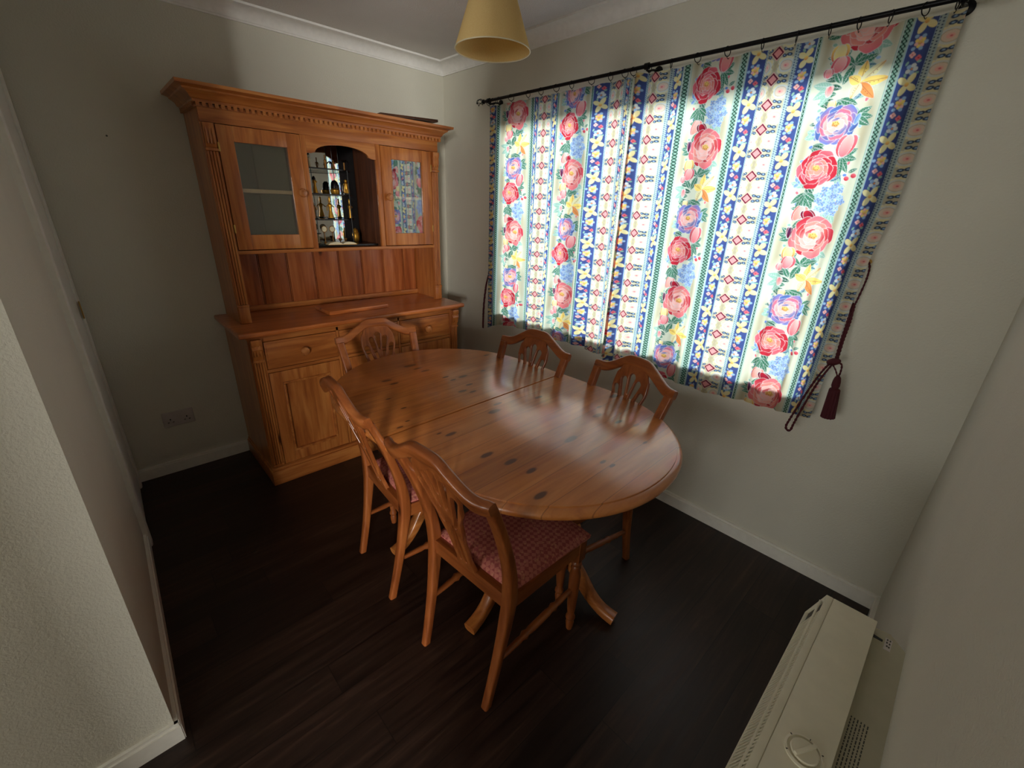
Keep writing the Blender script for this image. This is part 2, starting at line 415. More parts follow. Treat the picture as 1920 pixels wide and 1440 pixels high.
# ================================================================ THE SETTING
RW = 3.018          # inner face of the wall by the heater
CZ = 2.385
LWY0, LWY1 = -2.150, -2.187   # wall opposite the window, at x=0 and at its free end
SX = 1.676
b = B(); box(b, -0.2, 8.1, -7.1, 0.3, -0.1, 0.0); struct('floor', b, W['floor'])
b = B(); box(b, -0.2, 8.1, -7.1, 0.3, CZ, CZ + 0.1); struct('ceiling', b, W['ceiling'])
b = B(); box(b, -0.2, 0.0, -2.35, 0.3, 0, CZ); struct('wall_dresser', b, W['wall'])
WX0, WX1, WZ0, WZ1 = 0.685, 2.535, 0.822, 1.998
b = B()
for a in ((0.0, WX0, 0, CZ), (WX1, RW, 0, CZ), (WX0, WX1, 0, WZ0), (WX0, WX1, WZ1, CZ)):
    box(b, a[0], a[1], 0.0, 0.26, a[2], a[3])
bmesh.ops.remove_doubles(b, verts=b.verts, dist=1e-5)
struct('wall_window', b, W['wall'])
b = B(); box(b, RW, RW + 0.15, -2.10, 0.26, 0, CZ); struct('wall_right', b, W['wall'])
b = B(); prism(b, [(0.0, LWY0), (SX, LWY1), (SX, -2.32), (0.0, -2.32)], 'z', 0, CZ); struct('wall_left', b, W['wall'])
# adjoining room behind the camera, with openings added for the two fill lights
b = B(); box(b, SX - 0.15, SX, -7.0, -2.32, 0, CZ); struct('wall_hall', b, W['wall'])
b = B(); box(b, RW, 8.0, -2.25, -2.10, 0, CZ); struct('wall_front', b, W['wall2'])
b = B()
for a in ((SX, 1.45 + .1, 0, CZ), (3.4, 8.0, 0, CZ), (1.55, 3.4, 0, 0.9), (1.55, 3.4, 2.1, CZ)):
    if a[1] > a[0]: box(b, a[0], a[1], -7.1, -7.0, a[2], a[3])
struct('wall_back', b, W['wall2'])
b = B()
for a in ((-7.0, -6.85, 0, CZ), (-5.55, -2.25, 0, CZ), (-6.85, -5.55, 0, 0.9), (-6.85, -5.55, 2.1, CZ)):
    box(b, 8.0, 8.1, a[0], a[1], a[2], a[3])
struct('wall_far_right', b, W['wall2'])
b = B(); box(b, 3.6, 3.7, -7.0, -3.35, 0, CZ); struct('wall_light_blocker', b, W['wall2'])  # unseen wall added to keep the side fill off the near wall end

def base(name, pts, h=0.072):
    bb = B()
    for (x0, y0, x1, y1, nx, ny) in pts:
        t = 0.015
        for (z0, z1, k) in ((0.0, h - 0.012, 1.0), (h - 0.012, h, 0.65)):
            prism(bb, [(x0, y0), (x1, y1), (x1 + nx * t * k, y1 + ny * t * k), (x0 + nx * t * k, y0 + ny * t * k)], 'z', z0, z1)
    return struct(name, bb, W['white'])
base('baseboard_dresser', [(0, -2.15, 0, -1.575, 1, 0), (0, -0.285, 0, -0.001, 1, 0)])
base('baseboard_window', [(0.0, 0, RW, 0, 0, -1)])
base('baseboard_left', [(0.66, -2.1645, SX + 0.012, LWY1, 0, 1)])
base('baseboard_hall', [(SX, LWY1 + 0.012, SX, -6.99, 1, 0)])
base('baseboard_right', [(RW, -0.015, RW, -2.10, -1, 0)])

# coving: a cove between two small steps
def coving(name, p0, p1, nrm):
    bb = B(); d, h = 0.078, 0.068
    prof = [(0, 0), (0, -h), (0.008, -h), (0.008, -h + 0.008)]
    for i in range(9):
        a = PI / 2 * i / 8
        prof.append((d - 0.012 - (d - 0.022) * math.cos(a), -0.012 - (h - 0.022) * (1 - math.sin(a))))
    prof += [(d - 0.006, -0.010), (d, -0.010), (d, 0)]
    r = []
    for (x, y) in (p0, p1):
        r.append([bb.verts.new((x + nrm[0] * u, y + nrm[1] * u, CZ + v)) for u, v in prof])
    n = len(prof)
    for i in range(n): bb.faces.new((r[0][i], r[0][(i + 1) % n], r[1][(i + 1) % n], r[1][i]))
    bb.faces.new(r[0][::-1]); bb.faces.new(r[1])
    return struct(name, bb, W['cornice'])
coving('trim_1', (0, -2.15), (0, 0), (1, 0))
coving('trim_2', (0, 0), (RW, 0), (0, -1))
coving('trim_3', (RW, 0), (RW, -2.10), (-1, 0))
coving('trim_4', (0, LWY0), (SX, LWY1), (0, 1))

# window in its reveal
b = B()
fy0, fy1 = 0.15, 0.21
for a in ((WX0, WX1, WZ0, WZ0 + 0.05), (WX0, WX1, WZ1 - 0.05, WZ1), (WX0, WX0 + 0.05, WZ0, WZ1), (WX1 - 0.05, WX1, WZ0, WZ1), (1.30, 1.345, WZ0, WZ1), (1.91, 1.955, WZ0, WZ1)):
    box(b, a[0], a[1], fy0, fy1, a[2], a[3], 0.006)
win = struct('window_1', b, W['upvc'])
b = B(); box(b, WX0 + 0.04, WX1 - 0.04, 0.178, 0.184, WZ0 + 0.04, WZ1 - 0.04); mk('pane', b, W['glass'], win)
b = B(); box(b, WX0, WX1, -0.012, 0.15, WZ0 - 0.0, WZ0 + 0.02, 0.005); struct('trim_5', b, W['white'])

# painted door and its casing in the wall opposite the window, close to the dresser wall
def lwy(x): return LWY0 + (LWY1 - LWY0) * x / SX
b = B()
for x0, x1, pr_ in ((0.02, 0.085, 0.018), (0.595, 0.66, 0.018)):
    prism(b, [(x0, lwy(x0)), (x1, lwy(x1)), (x1, lwy(x1) + pr_), (x1 - 0.012, lwy(x1) + pr_ + 0.004), (x0 + 0.012, lwy(x0) + pr_ + 0.004), (x0, lwy(x0) + pr_)], 'z', 0, 2.06)
prism(b, [(0.085, lwy(0.085)), (0.595, lwy(0.595)), (0.595, lwy(0.595) + 0.018), (0.085, lwy(0.085) + 0.018)], 'z', 2.0, 2.06)
door = struct('door_1', b, W['white'])
b = B(); prism(b, [(0.088, lwy(0.088) + 0.001), (0.592, lwy(0.592) + 0.001), (0.592, lwy(0.592) + 0.012), (0.088, lwy(0.088) + 0.012)], 'z', 0.006, 1.995); mk('door_leaf', b, W['white'], door)
b = B(); box(b, 0.078, 0.100, lwy(0.09) + 0.019, lwy(0.09) + 0.0235, 0.955, 1.035, 0.002); props(mk('strike_plate', b, W['brass'], door), 'small worn metal strike plate')

# ================================================================ DRESSER
dr = thing('pine_dresser', 'tall honey pine Welsh dresser with glazed doors, arched niche and three drawers', 'dresser', (0, -0.925, 0))
DY = 0.925
def dpart(name, bm, m, parent=None, smooth=35):
    bmesh.ops.translate(bm, vec=(0, DY, 0), verts=bm.verts)
    return mk(name, bm, m, parent or dr, smooth)
Y0, Y1 = -1.572, -0.278
# plinth with moulded top
b = B(); box(b, 0.016, 0.53, Y0 - 0.012, Y1 + 0.012, 0.0, 0.085, 0.004); box(b, 0.016, 0.522, Y0 - 0.006, Y1 + 0.006, 0.085, 0.100, 0.006, 3)
dpart('plinth', b, W['py'])
b = B()
box(b, 0.005, 0.498, Y0, Y0 + 0.022, 0.10, 0.852); box(b, 0.005, 0.498, Y1 - 0.022, Y1, 0.10, 0.852)
box(b, 0.005, 0.02, Y0 + 0.022, Y1 - 0.022, 0.10, 0.852); box(b, 0.02, 0.47, Y0 + 0.022, Y1 - 0.022, 0.10, 0.12)
dpart('lower_carcass', b, W['pz'])
# face frame
bays = [(-1.505, -1.125), (-1.112, -0.738), (-0.725, -0.345)]
b = B()
box(b, 0.478, 0.500, Y0 + 0.022, bays[0][0], 0.10, 0.852, 0.001); box(b, 0.478, 0.500, bays[2][1], Y1 - 0.022, 0.10, 0.852, 0.001)
for i in (0, 1): box(b, 0.478, 0.500, bays[i][1], bays[i + 1][0], 0.10, 0.852, 0.001)
dpart('stile_frame', b, W['pz'])
b = B(); box(b, 0.478, 0.500, bays[0][0], bays[2][1], 0.826, 0.852, 0.001)
for y0, y1 in bays: box(b, 0.478, 0.500, y0, y1, 0.655, 0.672, 0.001)
dpart('rail_frame', b, W['py'])
b = B(); box(b, 0.012, 0.512, Y0 - 0.006, Y1 + 0.006, 0.848, 0.862, 0.003)
dpart('under_moulding', b, W['py'])
b = B(); box(b, 0.005, 0.535, -1.612, -0.238, 0.860, 0.886, 0.010, 4)
dpart('worktop', b, W['work'])
def knob_bm(x, y, z, r=0.024, L=0.040):
    bb = B(); lathe(bb, [(r * .55, 0), (r * .5, L * .3), (r * .9, L * .5), (r, L * .72), (r * .85, L * .92), (r * .4, L)], 20, M4((x, y, z), ry=PI / 2)); return bb
for i, (y0, y1) in enumerate(bays):
    g = 0.003
    b = B(); box(b, 0.47, 0.503, y0 + g, y1 - g, 0.675, 0.823, 0.003)
    box(b, 0.498, 0.5055, y0 + 0.012, y1 - 0.012, 0.687, 0.811, 0.002)
    d = dpart('drawer', b, W['py'])
    d2 = knob_bm(0.504, (y0 + y1) / 2, 0.748); dpart('knob', d2, W['knob'], d)
    # frame and panel door below
    b = B(); s = 0.062
    box(b, 0.478, 0.502, y0 + g, y0 + s, 0.103, 0.652, 0.002); box(b, 0.478, 0.502, y1 - s, y1 - g, 0.103, 0.652, 0.002)
    box(b, 0.478, 0.502, y0 + s, y1 - s, 0.103, 0.103 + s, 0.002); box(b, 0.478, 0.502, y0 + s, y1 - s, 0.652 - s, 0.652, 0.002)
    d = dpart('cupboard_door', b, W['pd'])
    b = B()
    m0, m1, n0, n1 = y0 + s, y1 - s, 0.103 + s, 0.652 - s
    for a in ((m0, m1, n0, n0 + .012), (m0, m1, n1 - .012, n1), (m0, m0 + .012, n0 + .012, n1 - .012), (m1 - .012, m1, n0 + .012, n1 - .012)):
        box(b, 0.480, 0.508, a[0], a[1], a[2], a[3], 0.004)
    dpart('panel_bead', b, W['px'], d)
    b = B(); box(b, 0.478, 0.488, m0, m1, n0, n1); dpart('door_panel', b, W['pz'], d)
    if True:
        ky = {0: y1 - 0.03, 1: y0 + 0.03, 2: y0 + 0.03}[i]
        dpart('knob', knob_bm(0.502, ky, 0.44, 0.016, 0.03), W['knob'], d)
# corner pilasters of the base: scrolled corbel above a shaft
for y0 in (Y0 + 0.003, Y1 - 0.062):
    b = B(); yc = y0 + 0.0295
    prism(b, [(0.500, 0.846), (0.530, 0.846), (0.533, 0.828), (0.526, 0.812), (0.531, 0.796), (0.522, 0.772), (0.513, 0.748), (0.510, 0.735), (0.500, 0.735)], 'y', y0 + 0.006, y0 + 0.053)
    for k in (-0.014, 0, 0.014): box(b, 0.5, 0.529, yc + k - 0.004, yc + k + 0.004, 0.76, 0.842, 0.003)
    box(b, 0.500, 0.516, y0 + 0.002, y0 + 0.057, 0.724, 0.736, 0.003)
    for k in (-0.018, -0.006, 0.006, 0.018): box(b, 0.499, 0.509, yc + k - 0.005, yc + k + 0.005, 0.118, 0.724, 0.004, 3)
    box(b, 0.500, 0.512, y0 + 0.002, y0 + 0.057, 0.103, 0.118, 0.003)
    dpart('base_pilaster', b, W['pz'])

# upper part
U0, U1 = -1.548, -0.276
ZT = 1.885
b = B()
box(b, 0.005, 0.302, U0, U0 + 0.02, 0.886, ZT); box(b, 0.005, 0.302, U1 - 0.02, U1, 0.886, ZT)
dpart('side_board', b, W['pz'])
b = B(); box(b, 0.003, 0.009, U0 + 0.02, U1 - 0.02, 0.886, 1.85)
ys_ = [U0 + 0.02] + [U0 + 0.05 + k * 0.157 for k in range(8)] + [U1 - 0.02]
for ya, yb in zip(ys_, ys_[1:]): box(b, 0.008, 0.020, ya + 0.0055, yb - 0.0055, 0.887, 1.85, 0.002)
for ya in ys_[1:-1]: box(b, 0.008, 0.019, ya - 0.002, ya + 0.002, 0.887, 1.85, 0.001)
dpart('back_boarding', b, W['bead'])
b = B(); box(b, 0.018, 0.036, U0 + 0.02, U1 - 0.02, 0.886, 0.918, 0.006, 3); dpart('back_rail', b, W['py'])
b = B(); box(b, 0.018, 0.318, U0 + 0.02, U1 - 0.02, 1.238, 1.256, 0.004); dpart('cupboard_floor', b, W['py'])
b = B(); box(b, 0.018, 0.30, U0 + 0.02, U1 - 0.02, 1.84, 1.855); dpart('cupboard_top', b, W['py'])
b = B(); box(b, 0.004, 0.36, U0 - 0.02, U1 + 0.02, 1.938, 1.948); dpart('top_board', b, W['py'])
NY0, NY1 = -1.092, -0.706
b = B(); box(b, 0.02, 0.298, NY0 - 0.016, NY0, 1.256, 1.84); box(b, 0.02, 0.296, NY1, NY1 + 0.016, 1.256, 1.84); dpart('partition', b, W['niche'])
# frieze and face frame
b = B(); box(b, 0.296, 0.316, U0 + 0.002, U1 - 0.002, 1.816, 1.888, 0.002); dpart('frieze', b, W['py'])
b = B()
box(b, 0.296, 0.314, -1.120, -1.092, 1.256, 1.816, 0.002); box(b, 0.296, 0.314, -0.706, -0.678, 1.256, 1.816, 0.002)
dpart('upper_stile', b, W['pz'])
# arched head over the niche
pts = [(-1.092, 1.816), (-1.092, 1.735)]
pts += [(-1.092 + 0.022, 1.735)]
for i in range(15):
    a = PI - PI * i / 14
    pts.append((-0.899 + 0.150 * math.cos(a) , 1.741 + 0.046 * math.sin(a)))
pts += [(-0.728, 1.735), (-0.706, 1.735), (-0.706, 1.816)]
b = B(); prism(b, pts, 'x', 0.297, 0.313); dpart('arch_panel', b, W['py'])
# dentil strip and flared cornice
b = B(); box(b, 0.30, 0.322, U0 - 0.008, U1 + 0.008, 1.872, 1.878, 0.001)
y = U0 - 0.002
while y < U1: box(b, 0.312, 0.329, y, y + 0.0150, 1.874, 1.893); y += 0.0245
x = 0.02
while x < 0.30:
    box(b, x, x + 0.0150, U0 - 0.014, U0, 1.874, 1.893); box(b, x, x + 0.0150, U1, U1 + 0.014, 1.874, 1.893); x += 0.0245
dpart('dentil_strip', b, W['px'])
cor = [(0.0, 1.890), (0.012, 1.890), (0.014, 1.900), (0.020, 1.904), (0.026, 1.916), (0.038, 1.926), (0.046, 1.930), (0.048, 1.936), (0.060, 1.941), (0.072, 1.944), (0.074, 1.957), (0.0, 1.957)]
b = B(); n = len(cor)
path = [((0.004, U0), (0, -1)), ((0.316, U0), (1, -1)), ((0.316, U1), (1, 1)), ((0.004, U1), (0, 1))]
rings = [[b.verts.new((p[0] + d_[0] * u, p[1] + d_[1] * u, z)) for u, z in cor] for p, d_ in path]
for A, C in zip(rings, rings[1:]):
    for i in range(n): b.faces.new((A[i], A[(i + 1) % n], C[(i + 1) % n], C[i]))
b.faces.new(rings[0][::-1]); b.faces.new(rings[-1])
dpart('cornice', b, W['py'], smooth=25)
# fluted pilasters of the upper part
for y0 in (U0, U1 - 0.056):
    b = B(); yc = y0 + 0.028
    box(b, 0.298, 0.312, y0, y0 + 0.056, 0.886, 1.816, 0.002)
    prism(b, [(0.312, 1.812), (0.336, 1.812), (0.338, 1.795), (0.331, 1.775), (0.334, 1.755), (0.326, 1.725), (0.320, 1.712), (0.312, 1.712)], 'y', y0 + 0.006, y0 + 0.050)
    for k in (-0.013, 0, 0.013): box(b, 0.312, 0.338, yc + k - 0.0035, yc + k + 0.0035, 1.728, 1.80, 0.003)
    box(b, 0.310, 0.328, y0 + 0.001, y0 + 0.055, 1.700, 1.712, 0.003)
    for k in (-0.018, -0.006, 0.006, 0.018): box(b, 0.310, 0.322, yc + k - 0.0052, yc + k + 0.0052, 0.985, 1.700, 0.005, 3)
    box(b, 0.310, 0.326, y0 + 0.001, y0 + 0.055, 0.972, 0.985, 0.003)
    box(b, 0.310, 0.322, y0 + 0.003, y0 + 0.053, 0.888, 0.972, 0.002)
    dpart('fluted_pilaster', b, W['pz'])
# glazed doors
for (y0, y1, ky) in ((-1.490, -1.122, -1.150), (-0.676, -0.334, -0.648)):
    s = 0.066; z0, z1 = 1.260, 1.813
    b = B(); box(b, 0.298, 0.320, y0, y0 + s, z0, z1, 0.002); box(b, 0.298, 0.320, y1 - s, y1, z0, z1, 0.002)
    box(b, 0.298, 0.320, y0 + s, y1 - s, z0, z0 + 0.072, 0.003); box(b, 0.298, 0.320, y0 + s, y1 - s, z1 - 0.066, z1, 0.002)
    d = dpart('glazed_door', b, W['pd'])
    b = B(); box(b, 0.306, 0.309, y0 + s - .004, y1 - s + .004, z0 + 0.068, z1 - 0.062); dpart('glass_pane', b, W['dglass'], d)
    dpart('knob', knob_bm(0.320, ky, 1.540, 0.022, 0.036), W['knob'], d)
    b = B(); box(b, 0.305, 0.322, (y0 if y0 < -1 else y1) - 0.004, (y0 if y0 < -1 else y1) + 0.004, 1.34, 1.38, 0.002)
    box(b, 0.305, 0.322, (y0 if y0 < -1 else y1) - 0.004, (y0 if y0 < -1 else y1) + 0.004, 1.70, 1.74, 0.002)
    dpart('hinge', b, W['brass'], d)
b = B(); box(b, 0.02, 0.294, U0 + 0.02, NY0 - 0.016, 1.530, 1.547); dpart('inner_shelf', b, W['ishelf'])
b = B(); box(b, 0.02, 0.294, NY1 + 0.016, U1 - 0.02, 1.530, 1.547); dpart('inner_shelf', b, W['ishelf'])
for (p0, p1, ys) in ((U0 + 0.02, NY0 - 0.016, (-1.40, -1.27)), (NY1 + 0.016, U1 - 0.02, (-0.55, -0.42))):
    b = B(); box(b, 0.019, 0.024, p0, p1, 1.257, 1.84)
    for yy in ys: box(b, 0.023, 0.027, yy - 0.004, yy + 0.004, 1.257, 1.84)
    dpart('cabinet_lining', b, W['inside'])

# boards lying on the dresser
b = B(); box(b, -0.105, 0.105, -0.19, 0.19, 0, 0.022, 0.004)
o = mk('chopping_board', b, W['work']); o.location = (0.27, -0.917, 0.8865); o.rotation_euler = (0, 0, 0.03)
props(o, 'thin rectangular pine board lying flat on the dresser worktop', 'board')
b = B(); box(b, -0.13, 0.13, -0.185, 0.185, 0, 0.014, 0.002)
o = mk('shelf_board', b, W['dark']); o.location = (0.235, -0.485, 1.9585); o.rotation_euler = (math.radians(2.0), 0, -0.06)
o.location.z = 1.957 + 0.008
props(o, 'dark loose wooden board lying on top of the dresser cornice', 'board')

# ---------------------------------------------------------------- mirrored display in the niche
ds = thing('mirrored_display', 'black edged mirrored display with glass shelves inside the dresser niche', 'display stand', (0.03, -0.90, 1.257))
def spart(name, bm, m, parent=None):
    bmesh.ops.translate(bm, vec=(-0.03, 0.90, -1.257), verts=bm.verts); return mk(name, bm, m, parent or ds)
b = B(); box(b, 0.022, 0.272, NY0 + 0.004, NY1 - 0.004, 1.258, 1.270, 0.002); spart('base_plate', b, W['black'])
b = B(); prism(b, [(0.026, NY0 + 0.004), (0.030, NY0 + 0.004), (0.060, -0.893), (0.056, -0.893)], 'z', 1.270, 1.835); spart('mirror_leaf', b, W['mirror'])
b = B(); box(b, 0.056, 0.060, -0.892, -0.822, 1.270, 1.835); spart('mirror_leaf', b, W['mirror'])
b = B(); box(b, 0.026, 0.030, -0.820, NY1 - 0.004, 1.270, 1.835); spart('back_panel', b, W['black'])  # black stands in for a mirror leaf with a dark reflection
b = B(); box(b, 0.065, 0.20, NY0 + 0.003, NY0 + 0.006, 1.270, 1.80); spart('mirror_side', b, W['mirror'])
b = B()
for yy, xx in ((-0.985, .047), (-0.8925, .060), (-0.857, .060), (-0.821, .059)): box(b, xx - .002, xx + .002, yy - 0.0015, yy + 0.0015, 1.270, 1.83)
spart('mirror_seam', b, W['black'])
for z in (1.404, 1.537, 1.667):
    b = B()
    sh = [(0.062, NY0 + 0.007), (0.262, NY0 + 0.007), (0.262, -0.905), (0.235, -0.845), (0.17, -0.805), (0.062, -0.790)]
    prism(b, sh, 'z', z, z + 0.004); s_ = spart('glass_shelf', b, W['shelfglass'])
    b = B(); sweep(b, [(x, y, z + 0.002) for x, y in sh[1:]], rrect(0.004, 0.007), ref=(0, 0, 1)); spart('shelf_edge', b, W['black'], s_)
b = B()
for x, y in ((0.258, -1.083), (0.24, -0.852)): lathe(b, [(0.003, 1.270), (0.003, 1.671)], 8, M4((x, y, 0)))
spart('corner_post', b, W['black'])

# ---------------------------------------------------------------- figurines
def orn(name, label, loc, builders, cat='figurine', rz=0.0, group=None):
    """builders: list of (part name, function(bm), material); first is the body"""
    t = thing(name, label, cat, loc, rz, group)
    for pn, f, m in builders:
        bb = B(); f(bb); mk(pn, bb, m, t, 50)
    return t
def ft(*a, **k):
    def g(bm):
        for q in a: q(bm)
    return g
def L(prof, n=16, m=None): return lambda bm: lathe(bm, prof, n, m)
def T(pts, r, n=8): return lambda bm: sweep(bm, spline(pts, 4), circ(r, n), ref=(0.3, 0.2, 0.9))
def X(*a): return lambda bm: box(bm, *a)
def ball(r, z, sx=1, x=0, y=0): 
    return lambda bm: lathe(bm, [(max(r * math.sin(PI * i / 8) * sx, 0.0004), -r * math.cos(PI * i / 8)) for i in range(9)], 14, M4((x, y, z)))
def standing(name, label, loc, h, body, base, rz=0.4, arms='down', hat=None, skirt=1.0, group=None, staff=False):
    k = h / 0.10
    prof = [(0.012 * skirt, 0.004), (0.010 * skirt, 0.02), (0.0085, 0.04), (0.007, 0.052), (0.0105, 0.064), (0.0115, 0.074), (0.006, 0.080), (0.003, 0.083)]
    fs = [L([(r * k, z * k) for r, z in prof]), ball(0.0062 * k, 0.089 * k)]
    if arms == 'down':
        for s in (-1, 1): fs.append(T([(0, s * 0.011 * k, 0.074 * k), (0.003 * k, s * 0.015 * k, 0.060 * k), (0.006 * k, s * 0.011 * k, 0.047 * k)], 0.0027 * k))
    elif arms == 'out':
        for s in (-1, 1): fs.append(T([(0, s * 0.011 * k, 0.074 * k), (0.0, s * 0.022 * k, 0.064 * k), (0.004 * k, s * 0.026 * k, 0.052 * k + 0.01 * s * k)], 0.0025 * k))
    else:
        for s in (-1, 1): fs.append(T([(0, s * 0.011 * k, 0.073 * k), (0.008 * k, s * 0.012 * k, 0.066 * k), (0.012 * k, -s * 0.004 * k, 0.070 * k)], 0.0027 * k))
    b_ = [('body', ft(*fs), body), ('base', X(-0.014 * k, 0.014 * k, -0.014 * k, 0.014 * k, 0, 0.005 * k, 0.001), base)]
    if hat == 'nemes': b_.append(('headdress', ft(L([(0.0105 * k, 0.078 * k), (0.0095 * k, 0.088 * k), (0.006 * k, 0.097 * k), (0.002 * k, 0.099 * k)], 14, M4((-0.0025 * k, 0, 0)))), base))
    if hat == 'brim': b_.append(('hat', L([(0.013 * k, 0.094 * k), (0.013 * k, 0.0955 * k), (0.0075 * k, 0.096 * k), (0.007 * k, 0.106 * k)]), base))
    if hat == 'tall': b_.append(('crown', L([(0.006 * k, 0.093 * k), (0.005 * k, 0.104 * k), (0.006 * k, 0.110 * k), (0.002 * k, 0.116 * k)]), body))
    if staff: b_.append(('staff', T([(0.010 * k, -0.020 * k, 0.004 * k), (0.010 * k, -0.020 * k, 0.10 * k)], 0.0012 * k, 6), body))
    return orn(name, label, loc, b_, rz=rz, group=group)
zs = [1.2702, 1.4082, 1.5412, 1.6712]
standing('hatted_figurine', 'small figurine with black brimmed hat on the topmost glass shelf', (0.20, -1.045, zs[3]), 0.068, W['ivory'], W['black'], hat='brim', arms='fold')
standing('queen_figurine', 'gilt figurine with tall crown beside the winged pair on topmost shelf', (0.16, -0.940, zs[3]), 0.066, W['bronze'], W['black'], hat='tall')
standing('kneeling_figurine', 'short dark gilt figurine in the middle of the topmost glass shelf', (0.17, -0.897, zs[3]), 0.055, W['bronze'], W['black'], skirt=1.5, arms='fold')
orn('palm_ornament', 'little palm tree ornament at the open end of topmost shelf', (0.15, -0.826, zs[3]),
    [('trunk', L([(0.006, 0), (0.004, 0.02), (0.0045, 0.045)]), W['bronze']),
     ('fronds', ft(*[T([(0, 0, 0.044), (0.012 * math.cos(a), 0.012 * math.sin(a), 0.058), (0.026 * math.cos(a), 0.026 * math.sin(a), 0.048)], 0.0028) for a in [k * PI / 4 for k in range(8)]]), W['black'])], cat='ornament')
standing('robed_figurine', 'standing robed gilt figurine on the second glass shelf from top', (0.18, -1.022, zs[2]), 0.092, W['gold'], W['black'], hat='nemes', skirt=1.2, arms='fold')
orn('pharaoh_bust', 'gilt and black pharaoh bust on the second glass shelf', (0.17, -0.905, zs[2]),
    [('bust', ft(L([(0.020, 0.0), (0.026, 0.012), (0.027, 0.024), (0.018, 0.032), (0.009, 0.036), (0.009, 0.044)], 18), ball(0.0135, 0.056, 0.9)), W['gold']),
     ('headdress', ft(L([(0.024, 0.030), (0.023, 0.045), (0.019, 0.064), (0.010, 0.075), (0.002, 0.077)], 18, M4((-0.008, 0, 0)))), W['black']),
     ('beard', X(0.009, 0.014, -0.003, 0.003, 0.028, 0.046, 0.001), W['black'])], rz=-0.5)
orn('seated_figurine', 'seated gilt figurine at open end of the second shelf', (0.14, -0.822, zs[2]),
    [('body', ft(X(-0.012, 0.016, -0.013, 0.013, 0.010, 0.034, 0.004), L([(0.013, 0.03), (0.012, 0.05), (0.015, 0.062), (0.006, 0.07)]), ball(0.009, 0.078)), W['gold']),
     ('throne', ft(X(-0.02, 0.014, -0.018, 0.018, 0, 0.012, 0.002), X(-0.022, -0.014, -0.017, 0.017, 0.012, 0.06, 0.002)), W['black'])])
standing('warrior_figurine', 'slim standing figurine beside the mirror wall on third shelf', (0.19, -1.048, zs[1]), 0.092, W['bronze'], W['black'], arms='down', skirt=0.7, staff=True)
standing('dancer_figurine', 'gilt dancer with outstretched arms on the third glass shelf', (0.17, -0.945, zs[1]), 0.105, W['gold'], W['black'], arms='out', skirt=1.3, hat='tall', staff=True)
standing('goddess_figurine', 'tall gilt goddess at open end of the third glass shelf', (0.14, -0.812, zs[1]), 0.098, W['gold'], W['black'], arms='fold', skirt=0.9, hat='tall')
def ring(r, R_, z, y=0):
    return lambda bm: sweep(bm, [(0, y + R_ * math.cos(a), z + R_ * math.sin(a)) for a in [2 * PI * i / 18 for i in range(18)]], circ(r, 6), ref=(1, 0, 0), closed=True)
for yy, lab in ((-0.995, 'round gilt disc on stand at the mirror end of display base'), (-0.948, 'round gilt disc on stand next to the small goblets')):
    orn('disc_ornament', lab, (0.17, yy, zs[0]),
        [('disc', L([(0.001, -0.001), (0.0155, -0.001), (0.0155, 0.001), (0.001, 0.001)], 20, M4((0, 0, 0.080), ry=PI / 2)), W['ivory']),
         ('rim', ring(0.0022, 0.0165, 0.080), W['bronze']),
         ('stand', ft(L([(0.012, 0), (0.011, 0.004), (0.0025, 0.010), (0.002, 0.055), (0.004, 0.062)], 12)), W['bronze'])], cat='ornament', group='round discs on stands')
orn('temple_ornament', 'small white columned ornament with black top on the display base', (0.12, -1.035, zs[0]),
    [('column', ft(*[L([(0.006, 0.004), (0.005, 0.01), (0.005, 0.044), (0.0065, 0.050)], 12, M4((0, k, 0))) for k in (-0.03, -0.006, 0.02)]), W['ivory']),
     ('base', X(-0.012, 0.012, -0.042, 0.034, 0, 0.004, 0.001), W['ivory']),
     ('roof', X(-0.012, 0.012, -0.042, 0.034, 0.050, 0.056, 0.001), W['black'])], cat='ornament')
for yy, lab in ((-0.905, 'tiny goblet nearer the gilt discs on display base'), (-0.872, 'tiny goblet nearer the gilt urn on display base')):
    orn('goblet', lab, (0.17, yy, zs[0]),
        [('cup', L([(0.002, 0.010), (0.008, 0.016), (0.010, 0.028), (0.009, 0.028)], 14), W['bronze']), ('foot', L([(0.008, 0), (0.002, 0.004), (0.002, 0.011)], 12), W['black'])], cat='goblet', group='tiny goblets')
orn('canopic_urn', 'gilt urn with rounded lid on the dark end of display base', (0.13, -0.786, zs[0]),
    [('urn', L([(0.014, 0.0), (0.018, 0.01), (0.022, 0.035), (0.020, 0.056), (0.016, 0.060)], 20), W['gold']),
     ('lid', L([(0.017, 0.060), (0.015, 0.070), (0.010, 0.080), (0.002, 0.084)], 20), W['gold'])], cat='urn')
# open book ornament at the front
def page(s):
    def g(bm):
        pr2 = [(0, 0.004)] + [(s * 0.084 * i / 8, 0.004 + 0.012 * math.sin(PI * min(1, i / 8 * 0.95 + 0.05)) ** 0.7) for i in range(1, 9)] + [(s * 0.084, 0.002), (0, 0.002)]
        prism(bm, pr2, 'x', -0.022, 0.022)
    return g
orn('open_book_ornament', 'small open cream book ornament at the front of the niche', (0.275, -0.945, 1.2702),
    [('pages', ft(page(-1), page(1)), W['ivory']), ('cover', X(-0.024, 0.024, -0.086, 0.086, 0, 0.002, 0.0005), W['gold'])], cat='book')

